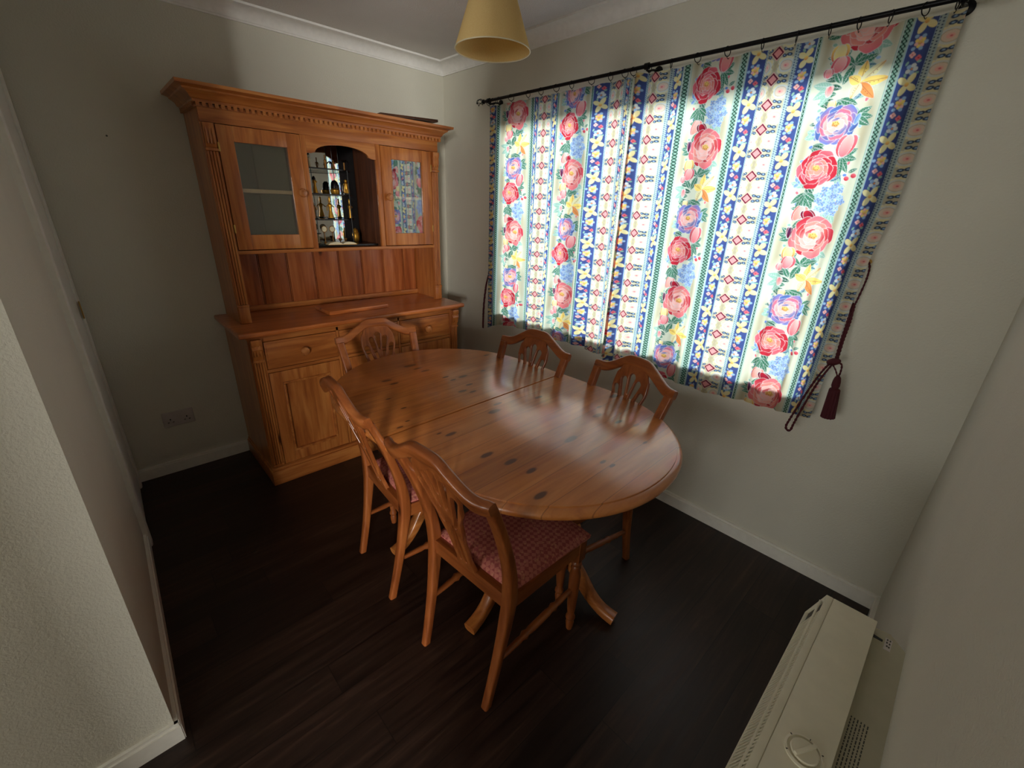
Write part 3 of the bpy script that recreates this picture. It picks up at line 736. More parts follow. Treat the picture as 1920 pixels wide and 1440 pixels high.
# ================================================================ TABLE
TH = 0.750
tb = thing('dining_table', 'oval extending pine dining table with knotty plank top and twin pedestals', 'table', (1.645, -0.96, 0), math.radians(1.7))
def half_outline(s, inset, seam=.0016):
    a, bb_, st = 0.545 - inset, 0.507 - inset, 0.255
    P = [(seam * s, -bb_)]
    P += [(s * st, -bb_)]
    for i in range(1, 56):
        t = -PI / 2 + PI * i / 56
        c, s_ = math.cos(t), math.sin(t)
        P.append((s * (st + a * abs(c) ** 0.93), bb_ * math.copysign(abs(s_) ** 0.97, s_)))
    P += [(s * st, bb_), (seam * s, bb_)]
    return P
for s in (-1, 1):
    b = B()
    prof = [(0.022, TH), (0.0205, TH - 0.0012), (0.020, TH - 0.006), (0.014, TH - 0.008), (0.006, TH - 0.013), (0.001, TH - 0.020), (0.0, TH - 0.027), (0.003, TH - 0.034), (0.012, TH - 0.037), (0.05, TH - 0.037)]
    rings = [[b.verts.new((x, y, z)) for x, y in half_outline(s, ins, .0042 if ins == 0.022 else .0016)] for ins, z in prof]
    n = len(rings[0])
    for A, C in zip(rings, rings[1:]):
        for i in range(n - 1): b.faces.new((A[i], A[i + 1], C[i + 1], C[i]))
    b.faces.new(rings[0]); b.faces.new(rings[-1][::-1])
    b.faces.new([r[0] for r in rings] + [r[-1] for r in rings[::-1]])
    mk('tabletop', b, W['top'], tb, 40)
b = B()
for y in (-0.33, 0.33): box(b, -0.52, 0.52, y - 0.011, y + 0.011, 0.645, TH - 0.037, 0.002)
mk('apron_rail', b, W['px'], tb)
b = B()
for x in (-0.52, 0.52): box(b, x - 0.011, x + 0.011, -0.319, 0.319, 0.645, TH - 0.037, 0.002)
mk('apron_end', b, W['py'], tb)
for s in (-1, 1):
    b = B(); x = 0.285 if s > 0 else -0.252
    box(b, x - 0.03, x + 0.03, -0.319, 0.319, 0.655, TH - 0.037, 0.004)
    lathe(b, [(0.062, 0.655), (0.062, 0.630), (0.045, 0.618), (0.038, 0.60), (0.046, 0.588), (0.038, 0.575), (0.036, 0.55), (0.048, 0.48), (0.058, 0.42), (0.060, 0.385), (0.050, 0.35), (0.042, 0.335), (0.052, 0.32), (0.056, 0.30), (0.056, 0.17), (0.045, 0.155), (0.020, 0.145)], 28, M4((x, 0, 0)))
    ped = mk('pedestal', b, W['pz'], tb)
    for a, kr in (((10, 1.0), (187, .96), (-82, .96), (97, .96)) if s > 0 else ((-82, .96), (97, .96), (187, .96))):
        a = math.radians(a - 1.7); b = B(); ca, sa = math.cos(a), math.sin(a)
        pr_ = [(0.035, 0.255), (0.09, 0.262), (0.16, 0.225), (0.23, 0.150), (0.29, 0.078), (0.345, 0.040), (0.400, 0.026)]; pr_ = [(r * kr, z) for r, z in pr_]
        P = spline([(x + r * ca, r * sa, z) for r, z in pr_], 4); N = len(P)
        secs = [rrect(0.050 - 0.006 * math.sin(PI * i / N), 0.085 - 0.042 * min(1, i / N * 1.35), 0.3) for i in range(N)]
        sweep(b, P, secs)
        for v in b.verts: v.co.z = max(v.co.z, 0.0)
        mk('leg', b, W['px'] if abs(sa) < 0.5 else W['py'], ped, 50)

# ================================================================ CHAIRS
def make_chair(label):
    t = thing('dining_chair', label, 'chair', group='pine dining chairs around the table')
    # rear posts: one sabre-curved piece each, floor to crest
    for s in (-1, 1):
        P = spline([(s * .160, -.262, 0), (s * .166, -.228, .16), (s * .174, -.198, .34), (s * .178, -.190, .44), (s * .184, -.205, .56), (s * .194, -.252, .71), (s * .203, -.305, .835)], 5)
        N = len(P)
        secs = []
        for i, p in enumerate(P):
            k = p.z / 0.85
            wd = 0.027 + 0.011 * min(1, k * 2)
            dp = 0.028 + 0.014 * math.exp(-((p.z - .42) / .16) ** 2)
            secs.append(rrect(wd, dp, 0.25))
        b = B(); sweep(b, P, secs, fixed=((1, 0, 0), (0, 1, 0)))
        mk('rear_leg', b, W['cz'], t, 50)
    # crest rail: camel-back, bowed backwards
    b = B(); P = []; secs = []
    for i in range(41):
        u = -1 + 2 * i / 40; x = u * 0.222
        au = abs(u)
        q_ = min(1, max(0, (0.84 - au) / 0.66)); hump = 0.060 * q_ * q_ * (3 - 2 * q_) + 0.008 * (1 - min(1, au / .4) ** 2)
        lift = 0.004 * max(0, (au - 0.84) / 0.16) ** 2
        h = 0.043 + 0.005 * math.cos(PI * u / 2)
        P.append((x, -0.312 - 0.030 * (1 - u * u), 0.838 + hump + lift)); secs.append(rrect(0.030 if au < .96 else 0.026, h if au < .97 else h - .008, 0.34, 4))
    sweep(b, P, secs, fixed=((0, 0.94, 0.34), (0, -0.34, 0.94)))
    mk('crest_rail', b, W['cx'], t, 50)
    # pierced splat
    out = []
    def wid(z):   # half width by height along the splat (0 at the seat)
        K = [(0, .044), (.06, .034), (.14, .036), (.24, .052), (.33, .082), (.385, .093), (.43, .090), (.462, .074), (.485, .056)]
        for (a, c), (d, e) in zip(K, K[1:]):
            if z <= d:
                f = (z - a) / (d - a); f = f * f * (3 - 2 * f); return c + (e - c) * f
        return K[-1][1]
    zz = [0.4855 * i / 30 for i in range(31)]
    out = [(wid(z), z) for z in zz] + [(-wid(z), z) for z in zz[::-1]]
    def slot(x0, z0, x1, z1, r0, r1):
        """teardrop from bottom (x0,z0,r0) to top (x1,z1,r1)"""
        d = Vector((x1 - x0, z1 - z0)).normalized(); nn = Vector((-d.y, d.x)); pts = []
        for i in range(9):
            a = PI * i / 8; pts.append(Vector((x1, z1)) + r1 * (nn * math.cos(a) * -1 + d * math.sin(a)))
        for i in range(7):
            a = PI * i / 6; pts.append(Vector((x0, z0)) + r0 * (nn * math.cos(a) - d * math.sin(a)))
        return [(p.x, p.y) for p in pts]
    holes = [slot(0, .362, 0, .434, .006, .0175)]
    for s in (-1, 1):
        holes.append(slot(s * .013, .300, s * .038, .414, .0065, .0160))
        holes.append(slot(s * .026, .225, s * .069, .372, .0065, .0145))
    # lower opening pair between the ribs
        holes.append(slot(s * .012, .045, s * .010, .225, .0060, .0080))
    lean = math.atan2(0.133, 0.44)
    flat_shape('splat', [out] + holes, 0.015, 0.0025, W['cz'], M4((0, -0.192, 0.425)) @ Matrix.Rotation(PI / 2 + lean, 4, 'X'), t)
    # seat rails
    F, K = 0.165, -0.185
    b = B(); box(b, -0.165, 0.165, K - 0.016, K + 0.012, 0.385, 0.440, 0.003); box(b, -0.165, 0.165, F - 0.01, F + 0.014, 0.385, 0.438, 0.003)
    mk('seat_rail', b, W['cx'], t)
    b = B()
    for s in (-1, 1): prism(b, [(s * .162, K), (s * .186, K), (s * .204, F), (s * .180, F)], 'z', 0.385, 0.438)
    mk('side_rail', b, W['cy'], t)
    # upholstered seat
    b = B(); rows = []
    nx, ny = 18, 18
    for j in range(ny + 1):
        v = j / ny; y = -0.176 + 0.372 * v; hw = 0.178 + 0.032 * v; row = []
        for i in range(nx + 1):
            u = -1 + 2 * i / nx
            e = (1 - abs(u) ** 5) * (1 - abs(2 * v - 1) ** 6)
            yy = y + (0.010 * (1 - u * u) if j == ny else 0)
            row.append(b.verts.new((u * hw, yy + 0.008 * (1 - u * u) * v, 0.446 + 0.026 * max(e, 0) ** 0.55)))
        rows.append(row)
    for A, C in zip(rows, rows[1:]):
        for i in range(nx): b.faces.new((A[i], A[i + 1], C[i + 1], C[i]))
    rim = [r for r in rows[0]] + [r[-1] for r in rows[1:]] + rows[-1][-2::-1] + [r[0] for r in rows[-2:0:-1]]
    low = [b.verts.new((v.co.x * .99, v.co.y * .99, 0.432)) for v in rim]
    for i in range(len(rim)): b.faces.new((rim[i], rim[(i + 1) % len(rim)], low[(i + 1) % len(rim)], low[i]))
    b.faces.new(low)
    mk('seat', b, W['seat'], t, 60)
    # turned front legs
    for s in (-1, 1):
        b = B(); x, y = s * .184, .162
        box(b, x - .021, x + .021, y - .021, y + .021, .345, .438, .003)
        lathe(b, [(.019, .345), (.013, .338), (.019, .330), (.019, .322), (.013, .315), (.019, .305), (.016, .296), (.021, .27), (.0205, .21), (.017, .12), (.0125, .075), (.018, .064), (.018, .056), (.012, .048), (.016, .035), (.012, .0)], 20, M4((x, y, 0)))
        mk('front_leg', b, W['cz'], t, 50)
        b = B()
        P = [Vector((s * .182, .150, .205)), Vector((s * .170, -.205, .185))]
        N = 24; pts = [P[0].lerp(P[1], i / N) for i in range(N + 1)]
        secs = [circ(.0085 + .005 * math.sin(PI * i / N) + (.0035 if i in (7, 17) else 0) + (-.002 if i in (6, 8, 16, 18) else 0), 12) for i in range(N + 1)]
        sweep(b, pts, secs)
        mk('stretcher', b, W['cy'], t, 50)
    return t
chair = make_chair('pine dining chair seen from behind with its pink seat showing, nearest the heater')
spots = [(2.045, -1.200, 4.0, None),
         (1.500, -1.190, -4.3, 'pine dining chair on the doorway side, standing nearer the dresser'),
         (1.085, -1.035, -94.2, 'pine dining chair at the head of the table in front of the dresser'),
         (1.470, -0.800, 184.3, 'pine dining chair under the curtains, the one nearer the dresser'),
         (1.955, -0.770, 169.6, 'pine dining chair under the curtains, the one nearer the tasselled cord')]
for i, (x, y, a, lab) in enumerate(spots):
    c = chair if i == 0 else copy_tree(chair)
    c.location = (x, y, 0); c.rotation_euler = (0, 0, math.radians(a))
    if lab: c['label'] = lab
    c['group'] = 'pine dining chairs around the table'

# ================================================================ CURTAINS
# the printed pattern: one repeat of the cloth, 0.48 m wide and 0.64 m tall, 1 mm cells
TWd, THt = 480, 640
PX, PZ = np.meshgrid((np.arange(TWd) + .5) / 1000, (np.arange(THt) + .5) / 1000)   # PZ counts downwards
img = np.zeros((THt, TWd, 3))
rs = np.random.RandomState(4)
def c8(*c): return np.array(lin(c))
def put(mask, col): 
    img[:] = img * (1 - mask[..., None]) + np.asarray(col) * mask[..., None]
def loc(cx, cz, ang=0.0):
    dx = PX - cx; dz = ((PZ - cz + .32) % .64) - .32
    ca, sa = math.cos(ang), math.sin(ang)
    return dx * ca + dz * sa, -dx * sa + dz * ca
def sm(d, w_=0.0009): return np.clip(0.5 - d / w_, 0, 1)
def ell(cx, cz, rx, rz, ang, col, col2=None, edge=None, ew=0.0016, wob=0.0):
    x, z = loc(cx, cz, ang); th = np.arctan2(z / rz, x / rx)
    r = np.hypot(x / rx, z / rz) * (1 + wob * np.sin(5 * th + cx * 300))
    d = (r - 1) * min(rx, rz)
    if edge is not None: put(sm(d - ew), edge)
    c = np.asarray(col)[None, None] if col2 is None else (np.asarray(col)[None, None] * (1 - np.clip((z / rz + 1) / 2, 0, 1)[..., None]) + np.asarray(col2)[None, None] * np.clip((z / rz + 1) / 2, 0, 1)[..., None])
    m = sm(d)[..., None]; img[:] = img * (1 - m) + c * m
CREAM = c8(206, 200, 168); WHITE = c8(212, 208, 196); GREEN = c8(52, 118, 84); DGREEN = c8(20, 58, 44); PGREEN = c8(140, 178, 152)
NAVY = c8(72, 86, 138); BLUE = c8(96, 128, 188); PBLUE = c8(150, 178, 206); RED = c8(198, 22, 46); CRIM = c8(112, 14, 50); PINK = c8(232, 104, 112)
CORAL = c8(236, 142, 118); PALEP = c8(246, 178, 160); YEL = c8(248, 206, 78); ORG = c8(228, 138, 50); PYEL = c8(228, 212, 150); BUFF = c8(178, 158, 116)
put(np.ones_like(PX), CREAM)
# soft buff shadow print along the edges of the cream stripe
sh = np.clip(0.5 + 0.9 * np.sin(PZ * 2 * PI / .32 + np.sin(PX * 60)) , 0, 1) * np.exp(-((PX - .022) / .016) ** 2)
sh = sh + np.clip(0.5 + 0.9 * np.cos(PZ * 2 * PI / .32 + 1 + np.sin(PX * 50)), 0, 1) * np.exp(-((PX - .190) / .018) ** 2)
put(np.clip(sh, 0, 1) * .75 * (PX < .215), BUFF)
def leaf(cx, cz, L_, wd, ang, col=GREEN, vein=WHITE):
    L_ *= 1.25; wd *= 1.2
    x, z = loc(cx, cz, ang); t = np.clip(x / L_, 0, 1)
    half = wd * np.sin(PI * t) ** 0.8 * (1 - .25 * t)
    d = np.where((x > 0) & (x < L_), np.abs(z) - half, 1.0)
    put(sm(d - .0012), PGREEN * .5 + WHITE * .5); put(sm(d), col)
    put(sm(np.abs(z) - .0006) * (d < -.001), vein)
    vv = np.abs(((x - np.abs(z) * .9) % .0085) - .00425) - .0004
    put(sm(vv, .0008) * (d < -.0015) * .75, vein)
def leaves(cx, cz, angs, L_=.038, wd=.009, col=GREEN):
    for a in angs: leaf(cx, cz, L_ * (0.85 + .3 * rs.rand()), wd, math.radians(a), col)
def peony(cx, cz, r, outer, mid, inner, heart=YEL, alt=None, tilt=0.0):
    r *= 1.2
    for ring_, n, rr, c1, c2 in ((1.0, 9, .40, outer, mid), (.72, 8, .36, mid, outer), (.50, 7, .30, inner, mid), (.28, 5, .24, inner, inner)):
        for i in range(n):
            a = 2 * PI * i / n + ring_ * 2 + tilt
            q, e = (c1, c2) if (i % 3) else ((alt if alt is not None else c2), c1)
            rad = r * ring_ * (0.66 if ring_ == 1.0 else .62) * (1 + .10 * math.sin(i * 2.7 + cx * 90))
            ell(cx + rad * math.cos(a) * .95, cz + rad * math.sin(a) * .95, r * rr * .95, r * rr * .72, a + PI / 2, q, e, WHITE * .75 + PALEP * .25, .0011, .05)
    ell(cx, cz - r * .05, r * .17, r * .13, .3, heart, ORG, inner, .001, .1)
    for i in range(7):
        a = i * 0.9; ell(cx + r * .11 * math.cos(a), cz - r * .05 + r * .08 * math.sin(a), .0014, .0014, 0, CRIM)
def lily(cx, cz, r, a0=0.0):
    r *= 1.25
    for i, c in zip(range(6), (YEL, PYEL, YEL, ORG, PYEL, YEL)):
        a = a0 + (-1.9, -1.15, -.45, .35, 1.5, 3.3)[i]; x, z = loc(cx, cz, a); L_ = r * (.95, 1.2, 1.25, 1.1, .7, .6)[i]; t = np.clip(x / L_, 0, 1)
        half = r * .22 * np.sin(PI * t ** .8) ** .8
        d = np.where((x > 0) & (x < L_), np.abs(z) - half, 1)
        put(sm(d - .0012), WHITE); put(sm(d), c)
        put(sm(np.abs(z) - .0009) * (d < 0) * (t > .1) * .8, CRIM * .6 + ORG * .4); put(sm(d) * np.clip((t - .75) * 4, 0, 1) * .7, ORG)
        for k in range(3): ell(cx + math.cos(a) * L_ * (.35 + .14 * k) - math.sin(a) * .004, cz + math.sin(a) * L_ * (.35 + .14 * k) + math.cos(a) * .004, .0012, .0012, 0, CRIM)
def hydrangea(cx, cz, r):
    r *= 1.15
    for i in range(26):
        a = i * 2.399; q = r * math.sqrt(i / 26)
        x0, z0 = cx + q * math.cos(a) * .85, cz + q * math.sin(a)
        c = (BLUE, PBLUE, BLUE * .7 + NAVY * .3)[i % 3]
        for k in range(4): ell(x0 + .0052 * math.cos(k * PI / 2 + a), z0 + .0052 * math.sin(k * PI / 2 + a), .0058, .0044, k * PI / 2 + a, c, PBLUE, WHITE, .0006)
        ell(x0, z0, .0016, .0016, 0, NAVY if i % 4 else CRIM)
def bud(cx, cz, rx, rz, ang, c1=PINK, c2=PALEP):
    rx *= 1.12; rz *= 1.12
    for k in (-1, 1, 0): ell(cx + k * rx * .35, cz, rx * .7, rz, ang + k * .2, c1 if k else c2, RED if k else c1, WHITE, .0011)
fc = .108
# greenery first, then the flowers over it (z counted down from the large pink peony)
for k in range(84):
    zz_ = k * .64 / 84; sd = 1 if k % 2 else -1; a_ = rs.uniform(-70, 70) + (0 if sd > 0 else 180)
    leaf(fc + sd * (.012 + .022 * rs.rand()), zz_, .030 + .014 * rs.rand(), .0082, math.radians(a_), (GREEN, PGREEN, DGREEN * .5 + GREEN * .5, GREEN * .6 + BLUE * .4)[k % 4])
for k in range(34):
    zz_ = k * .64 / 34; sx_ = (.062 + .010 * rs.rand()) * (1 if k % 2 else -1)
    ell(fc + sx_, zz_, .0065, .0045, rs.uniform(0, 3), (PBLUE, PINK, PGREEN, BLUE, PALEP)[k % 5], None, WHITE, .0009)
leaves(fc - .045, .005, (190, 165, 215), .045, .010); leaves(fc + .045, .050, (20, 60), .035, .010, PGREEN)
leaves(fc + .005, .105, (-60, -20, 215, 110), .045, .011); leaves(fc - .040, .160, (150, 190, 120), .045, .012, PGREEN); leaves(fc - .01, .200, (60, 95, 130, 20), .045, .010)
leaves(fc + .045, .255, (-30, 5, 30), .042, .010); leaves(fc - .055, .300, (160, 200), .030, .010, PGREEN); leaves(fc + .035, .375, (10, -25, 55, 80), .046, .010)
leaves(fc - .040, .490, (60, 85, 110, 140, 35), .050, .010); leaves(fc - .055, .470, (200,), .035, .009, PGREEN); leaves(fc + .055, .560, (60, 100), .030, .009, PGREEN)
for k in range(12): ell(fc - .055 + .013 * math.sin(k * 2), .235 + .007 * k, .0075, .0052, k, BLUE if k % 2 else NAVY * .5 + BLUE * .5, PBLUE, WHITE, .0008)
for k in range(9): ell(fc - .078 + .006 * math.sin(k * 2), .385 + .010 * k, .0085, .0055, k * .7, BLUE, PBLUE, WHITE, .0008)
hydrangea(fc + .042, .513, .046)
for k in (-1, 1): ell(fc + .085 + k * .010, .440 - k * .004, .009, .007, .4, PINK, RED, WHITE, .0009)
leaf(fc + .075, .425, .022, .005, -.4)
bud(fc - .045, .560, .020, .024, .5, CORAL, PALEP); bud(fc - .010, .568, .017, .020, -.7, CRIM, RED)
peony(fc + .018, .000, .066, PINK, CORAL, PALEP, alt=RED)
bud(fc - .062, -.010, .010, .018, 0, CRIM, NAVY * .4 + CRIM * .6)
bud(fc - .046, .066, .022, .022, 0, YEL, PYEL); bud(fc - .038, .098, .022, .020, .3, PINK, PALEP); bud(fc - .066, .118, .012, .012, 0, PINK, PALEP)
lily(fc + .032, .158, .052, .4); bud(fc - .05, .172, .010, .014, 0, PALEP, PINK); bud(fc - .03, .215, .010, .012, 0, YEL, PYEL)
peony(fc - .004, .276, .056, BLUE, PINK, PALEP, alt=NAVY * .5 + BLUE * .5, tilt=.6)
ell(fc + .050, .285, .016, .008, -.9, BLUE, NAVY, WHITE, .001); ell(fc + .055, .262, .016, .007, -1.3, BLUE, PBLUE, WHITE, .001)
bud(fc + .044, .342, .024, .030, .2, PINK, PALEP)
peony(fc - .026, .412, .056, RED, RED * .8 + PINK * .2, CORAL, alt=PINK, tilt=1.1)
# trellis band, blue flower band, lace and diamond band, blue band, trellis edge
def band(x0, x1): return (PX >= x0) * (PX < x1) * 1.0
def trellis(x0, x1):
    m = band(x0, x1); put(m, PGREEN * .75 + WHITE * .25)
    xc = (x0 + x1) / 2; wd = (x1 - x0) * .62
    a = np.abs(((PX - xc + PZ) % .0128) - .0064) - .0019; c = np.abs(((PX - xc - PZ) % .0128) - .0064) - .0019
    inner = (np.abs(PX - xc) < wd / 2)
    put(m * inner * .85, PGREEN); put(m * inner * np.maximum(sm(a), sm(c)), DGREEN)
    put(m * sm(np.abs(np.abs(PX - xc) - wd / 2 - .001) - .0007), WHITE)
trellis(.215, .245); trellis(.460, .480)
def blueband(x0, x1, ph):
    m0 = band(x0, x1); put(m0, NAVY); keep = img.copy(); xc = (x0 + x1) / 2; s_ = min(1, (x1 - x0) / .055)
    for k in range(4):
        z = ph + .16 * k
        for a in (.5, 2.0, 3.7, 5.2): ell(xc + .0165 * s_ * math.cos(a), z + .0175 * math.sin(a), .0155 * s_, .0088, a, PYEL, YEL * .4 + PYEL * .6, None)
        ell(xc, z, .006, .006, 0, YEL, ORG)
        for a in range(7): ell(xc + .010 * s_ * math.cos(a * .9), z + .052 + .010 * math.sin(a * .9), .0052, .0048, 0, PALEP if a % 2 else YEL, None, None)
        for a in range(6): ell(xc - .004 + .019 * s_ * math.cos(a * 1.05), z + .052 + .018 * math.sin(a * 1.05), .0058, .0048, 0, PBLUE)
        ell(xc, z + .052, .0055, .0055, 0, YEL, ORG)
        for q, c in ((-.010, PINK), (.008, RED)): 
            for a in range(4): ell(xc + q * s_ + .0045 * math.cos(a * PI / 2), z + .088 + q * .5 + .0045 * math.sin(a * PI / 2), .0042, .0038, 0, PALEP if c is PINK else PINK)
            ell(xc + q * s_, z + .088 + q * .5, .0022, .0022, 0, c)
        for a in range(5): ell(xc + .010 * s_ * math.cos(a * 1.26), z + .120 + .010 * math.sin(a * 1.26), .0068, .0058, 0, PBLUE if a % 2 else WHITE)
        ell(xc, z + .120, .0032, .0032, 0, ORG)
        for a in range(4): ell(xc + .021 * s_ * math.cos(a * 1.6 + .6), z + .118 + .022 * math.sin(a * 1.6 + .6), .006, .0035, a, PGREEN)
    img[:] = keep * (1 - m0[..., None]) + img * m0[..., None]
    put(sm(np.abs(PX - x1) - .0009) + sm(np.abs(PX - x0) - .0009) > .5, PBLUE)
save = img.copy(); blueband(.245, .305, .02)
m = band(.245, .305)[..., None]; img[:] = save * (1 - m) + img * m
save = img.copy(); blueband(.415, .460, .06)
m = band(.415, .460)[..., None]; img[:] = save * (1 - m) + img * m
m0 = band(.305, .415); save = img.copy()
put(m0, BUFF * .55 + CREAM * .45)
for k in range(8):
    zc = .03 + .08 * k
    for s_ in (-1, 1):
        for q in range(8): ell(.36 + s_ * .031 + .019 * math.cos(q * PI / 4), zc + .04 + .021 * math.sin(q * PI / 4), .0078, .0078, 0, PYEL, None, WHITE, .0012)
        ell(.36 + s_ * .031, zc + .04, .019, .021, 0, WHITE, None, PYEL, .002); ell(.36 + s_ * .031, zc + .04, .0125, .0145, 0, PALEP * .35 + PYEL * .3 + WHITE * .35, None, BUFF, .001); ell(.36 + s_ * .031, zc + .04, .006, .007, 0, PALEP)
        ell(.36 + s_ * .030, zc + .04, .0022, .0022, 0, PINK)
        for dx, dz in ((.023, -.010), (.034, -.007), (.023, .010), (.034, .008)):
            ell(.36 + s_ * dx, zc + dz, .0060, .0050, .5 * s_, NAVY * .45 + DGREEN * .45); ell(.36 + s_ * dx, zc + dz, .0026, .0020, .5 * s_, PBLUE)
    x, z = loc(.36, zc + .04); d = np.abs(x) * .9 + np.abs(z) * .7 - .012; put(sm(d) * .7, BUFF)
    x, z = loc(.36, zc); d = np.abs(x) * .72 + np.abs(z) * .70
    put(sm(d - .0165), PALEP); put(sm(d - .0145), CRIM); put(sm(d - .0100), PALEP * .5 + PINK * .5)
for xx in (.309, .4110):
    put(band(xx - .007, xx + .007) * .8, PBLUE * .4 + PGREEN * .4 + WHITE * .2)
    put(sm(np.abs(PX - xx + .003) - .0013) * (((PZ * 1000) % 8) < 4), DGREEN * .5 + NAVY * .5)
    put(sm(np.abs(PX - xx - .003) - .0013) * (((PZ * 1000 + 4) % 8) < 4), DGREEN * .5 + NAVY * .5)
m = m0[..., None]; img[:] = save * (1 - m) + img * m
lum = img @ np.array([.2126, .7152, .0722]); img[:] = img * .82 + lum[..., None] * .18
def make_panel(name, label, x0, x1, knots, zref, step, zt, zb, fold, heading, ncurve):
    nx = int((x1 - x0) * 1.06 / step); nz = int(1.37 / step)
    xs = np.linspace(x0, x1, nx); vs = np.linspace(0, 1, nz)
    X_, V_ = np.meshgrid(xs, vs)
    kx = [a for a, _ in knots]; ku = [a for _, a in knots]
    U = np.interp(X_, kx, ku)
    top = zt + 0.003 * np.sin((X_ - x0) * 2 * PI / .115)
    bot = np.interp(X_, [a for a, _ in zb], [a for _, a in zb])
    Z = top * (1 - V_) + bot * V_
    Y, SHX = fold(X_, V_)
    co = np.stack([X_ + SHX, Y, Z], -1).reshape(-1, 3)
    # print
    colidx = np.floor(U / .48).astype(int)
    v = zref - Z
    even = (colidx % 2 == 0)
    v = v + np.where(even, 0.0, 0.32) * (np.mod(U, .48) < .215)
    iu = np.mod(U * 1000, 480); iv = np.mod(v * 1000, 640)
    a = np.floor(iu - .5).astype(int); bq = np.floor(iv - .5).astype(int); fa = (iu - .5 - a)[..., None]; fb = (iv - .5 - bq)[..., None]
    g = lambda i, j: img[j % THt, i % TWd]
    colr = (g(a, bq) * (1 - fa) + g(a + 1, bq) * fa) * (1 - fb) + (g(a, bq + 1) * (1 - fa) + g(a + 1, bq + 1) * fa) * fb
    me = bpy.data.meshes.new(name)
    idx = np.arange(nx * nz).reshape(nz, nx)
    q = np.stack([idx[:-1, :-1], idx[1:, :-1], idx[1:, 1:], idx[:-1, 1:]], -1).reshape(-1, 4)
    me.vertices.add(nx * nz); me.vertices.foreach_set('co', co.ravel())
    me.loops.add(q.size); me.loops.foreach_set('vertex_index', q.ravel())
    me.polygons.add(len(q)); me.polygons.foreach_set('loop_start', np.arange(0, q.size, 4))
    me.update(calc_edges=True)
    me.polygons.foreach_set('use_smooth', [True] * len(q))
    at = me.color_attributes.new('print', 'FLOAT_COLOR', 'POINT')
    at.data.foreach_set('color', np.concatenate([colr.reshape(-1, 3), np.ones((nx * nz, 1))], 1).ravel().astype(np.float32))
    return me
def fold_f(phase, amp, centre_side, tail=None):
    def f(X_, V_):
        g = .25 + .75 * V_
        y = -.070 + amp * np.sin(2 * PI * (X_ + .012 * np.sin(V_ * 2.2)) / .118 + phase) * g * .9
        y += .004 * np.sin(2 * PI * X_ / .047 + 3 * V_) * g
        # deeper pleats where the two curtains meet
        d = np.exp(-((X_ - 1.60) / .075) ** 2)
        y += -.022 * d * np.sin(2 * PI * (X_ - 1.60) / .075 + .5)
        y += -.014 * np.exp(-((X_ - centre_side) / .05) ** 2)
        sx = .004 * np.sin(2 * PI * X_ / .118 + phase + PI / 2) * V_
        if tail:      # the free edge swings inwards towards the hem
            k = np.clip((X_ - 2.45) / .212, 0, 1); sx = sx - k * np.interp(V_, [a for a, _ in tail], [q for _, q in tail])
        return y, sx
    return f
RODZ, RODY = 2.090, -0.098
meL = make_panel('curtain', '', 0.580, 1.618, [(.580, .422), (.640, .460), (.682, .480), (.930, .695), (.962, .735), (.985, .790), (1.012, .816), (1.058, .864), (1.095, .902), (1.130, .945), (1.137, .960), (1.345, 1.175), (1.358, 1.205), (1.450, 1.265), (1.550, 1.372), (1.568, 1.440), (1.618, 1.515)],
    1.68, 0.0024, 2.066, [(.58, .700), (.70, .745), (.85, .765), (1.3, .762), (1.45, .768), (1.52, .752), (1.62, .760)], fold_f(0.4, .013, 1.56), None, 9)
meR = make_panel('curtain', '', 1.594, 2.662, [(1.594, .247), (1.645, .305), (1.668, .336), (1.712, .384), (1.775, .415), (1.815, .460), (1.852, .480), (2.045, .695), (2.075, .725), (2.137, .785), (2.151, .816), (2.199, .864), (2.245, .895), (2.297, .940), (2.310, .960), (2.525, 1.175), (2.550, 1.205), (2.605, 1.265), (2.662, 1.299)],
    1.44, 0.0019, 2.070, [(1.59, .735), (1.63, .724), (1.83, .735), (2.0, .731), (2.2, .724), (2.32, .738), (2.5, .744), (2.66, .755)], fold_f(2.0, .011, 1.62, [(0, 0), (.40, .012), (.52, .034), (.70, .048), (1, .060)]), None, 9)
cl = link('floral_curtain', meL, W['cloth']); props(cl, 'floral striped cotton curtain panel hanging on the dresser side of the window', 'curtain')
cr = link('floral_curtain', meR, W['cloth']); props(cr, 'floral striped cotton curtain panel hanging on the heater side of the window', 'curtain')
# rings: parts of the curtain they are sewn to
def ring_mesh():
    b = B()
    sweep(b, [(0, 0.016 * math.cos(a), 0.016 * math.sin(a) - 0.0075) for a in [2 * PI * i / 20 for i in range(20)]], circ(.0016, 6), ref=(1, 0, 0), closed=True)
    sweep(b, spline([(0, 0, -.0235), (0.001, 0.002, -.027), (0, 0.010, -.030), (0, .014, -.026)], 3), circ(.001, 5), ref=(1, 0, 0))
    bmesh.ops.recalc_face_normals(b, faces=b.faces)
    me = bpy.data.meshes.new('curtain_ring'); b.to_mesh(me); b.free(); me.materials.append(W['iron'])
    me.polygons.foreach_set('use_smooth', [True] * len(me.polygons)); return me
rm = ring_mesh()
for par, xs in ((cl, (.600, .640, .691, .795, .931, 1.027, 1.135, 1.237, 1.359, 1.468, 1.546)), (cr, (1.590, 1.668, 1.770, 1.883, 2.000, 2.125, 2.235, 2.332, 2.411, 2.490, 2.570, 2.640))):
    for i, x in enumerate(xs):
        o = bpy.data.objects.new('curtain_ring', rm); COL.objects.link(o); o.parent = par
        o.location = (x, RODY, RODZ - 0.001); o.rotation_euler = (0, 0, random.uniform(-.5, .5))
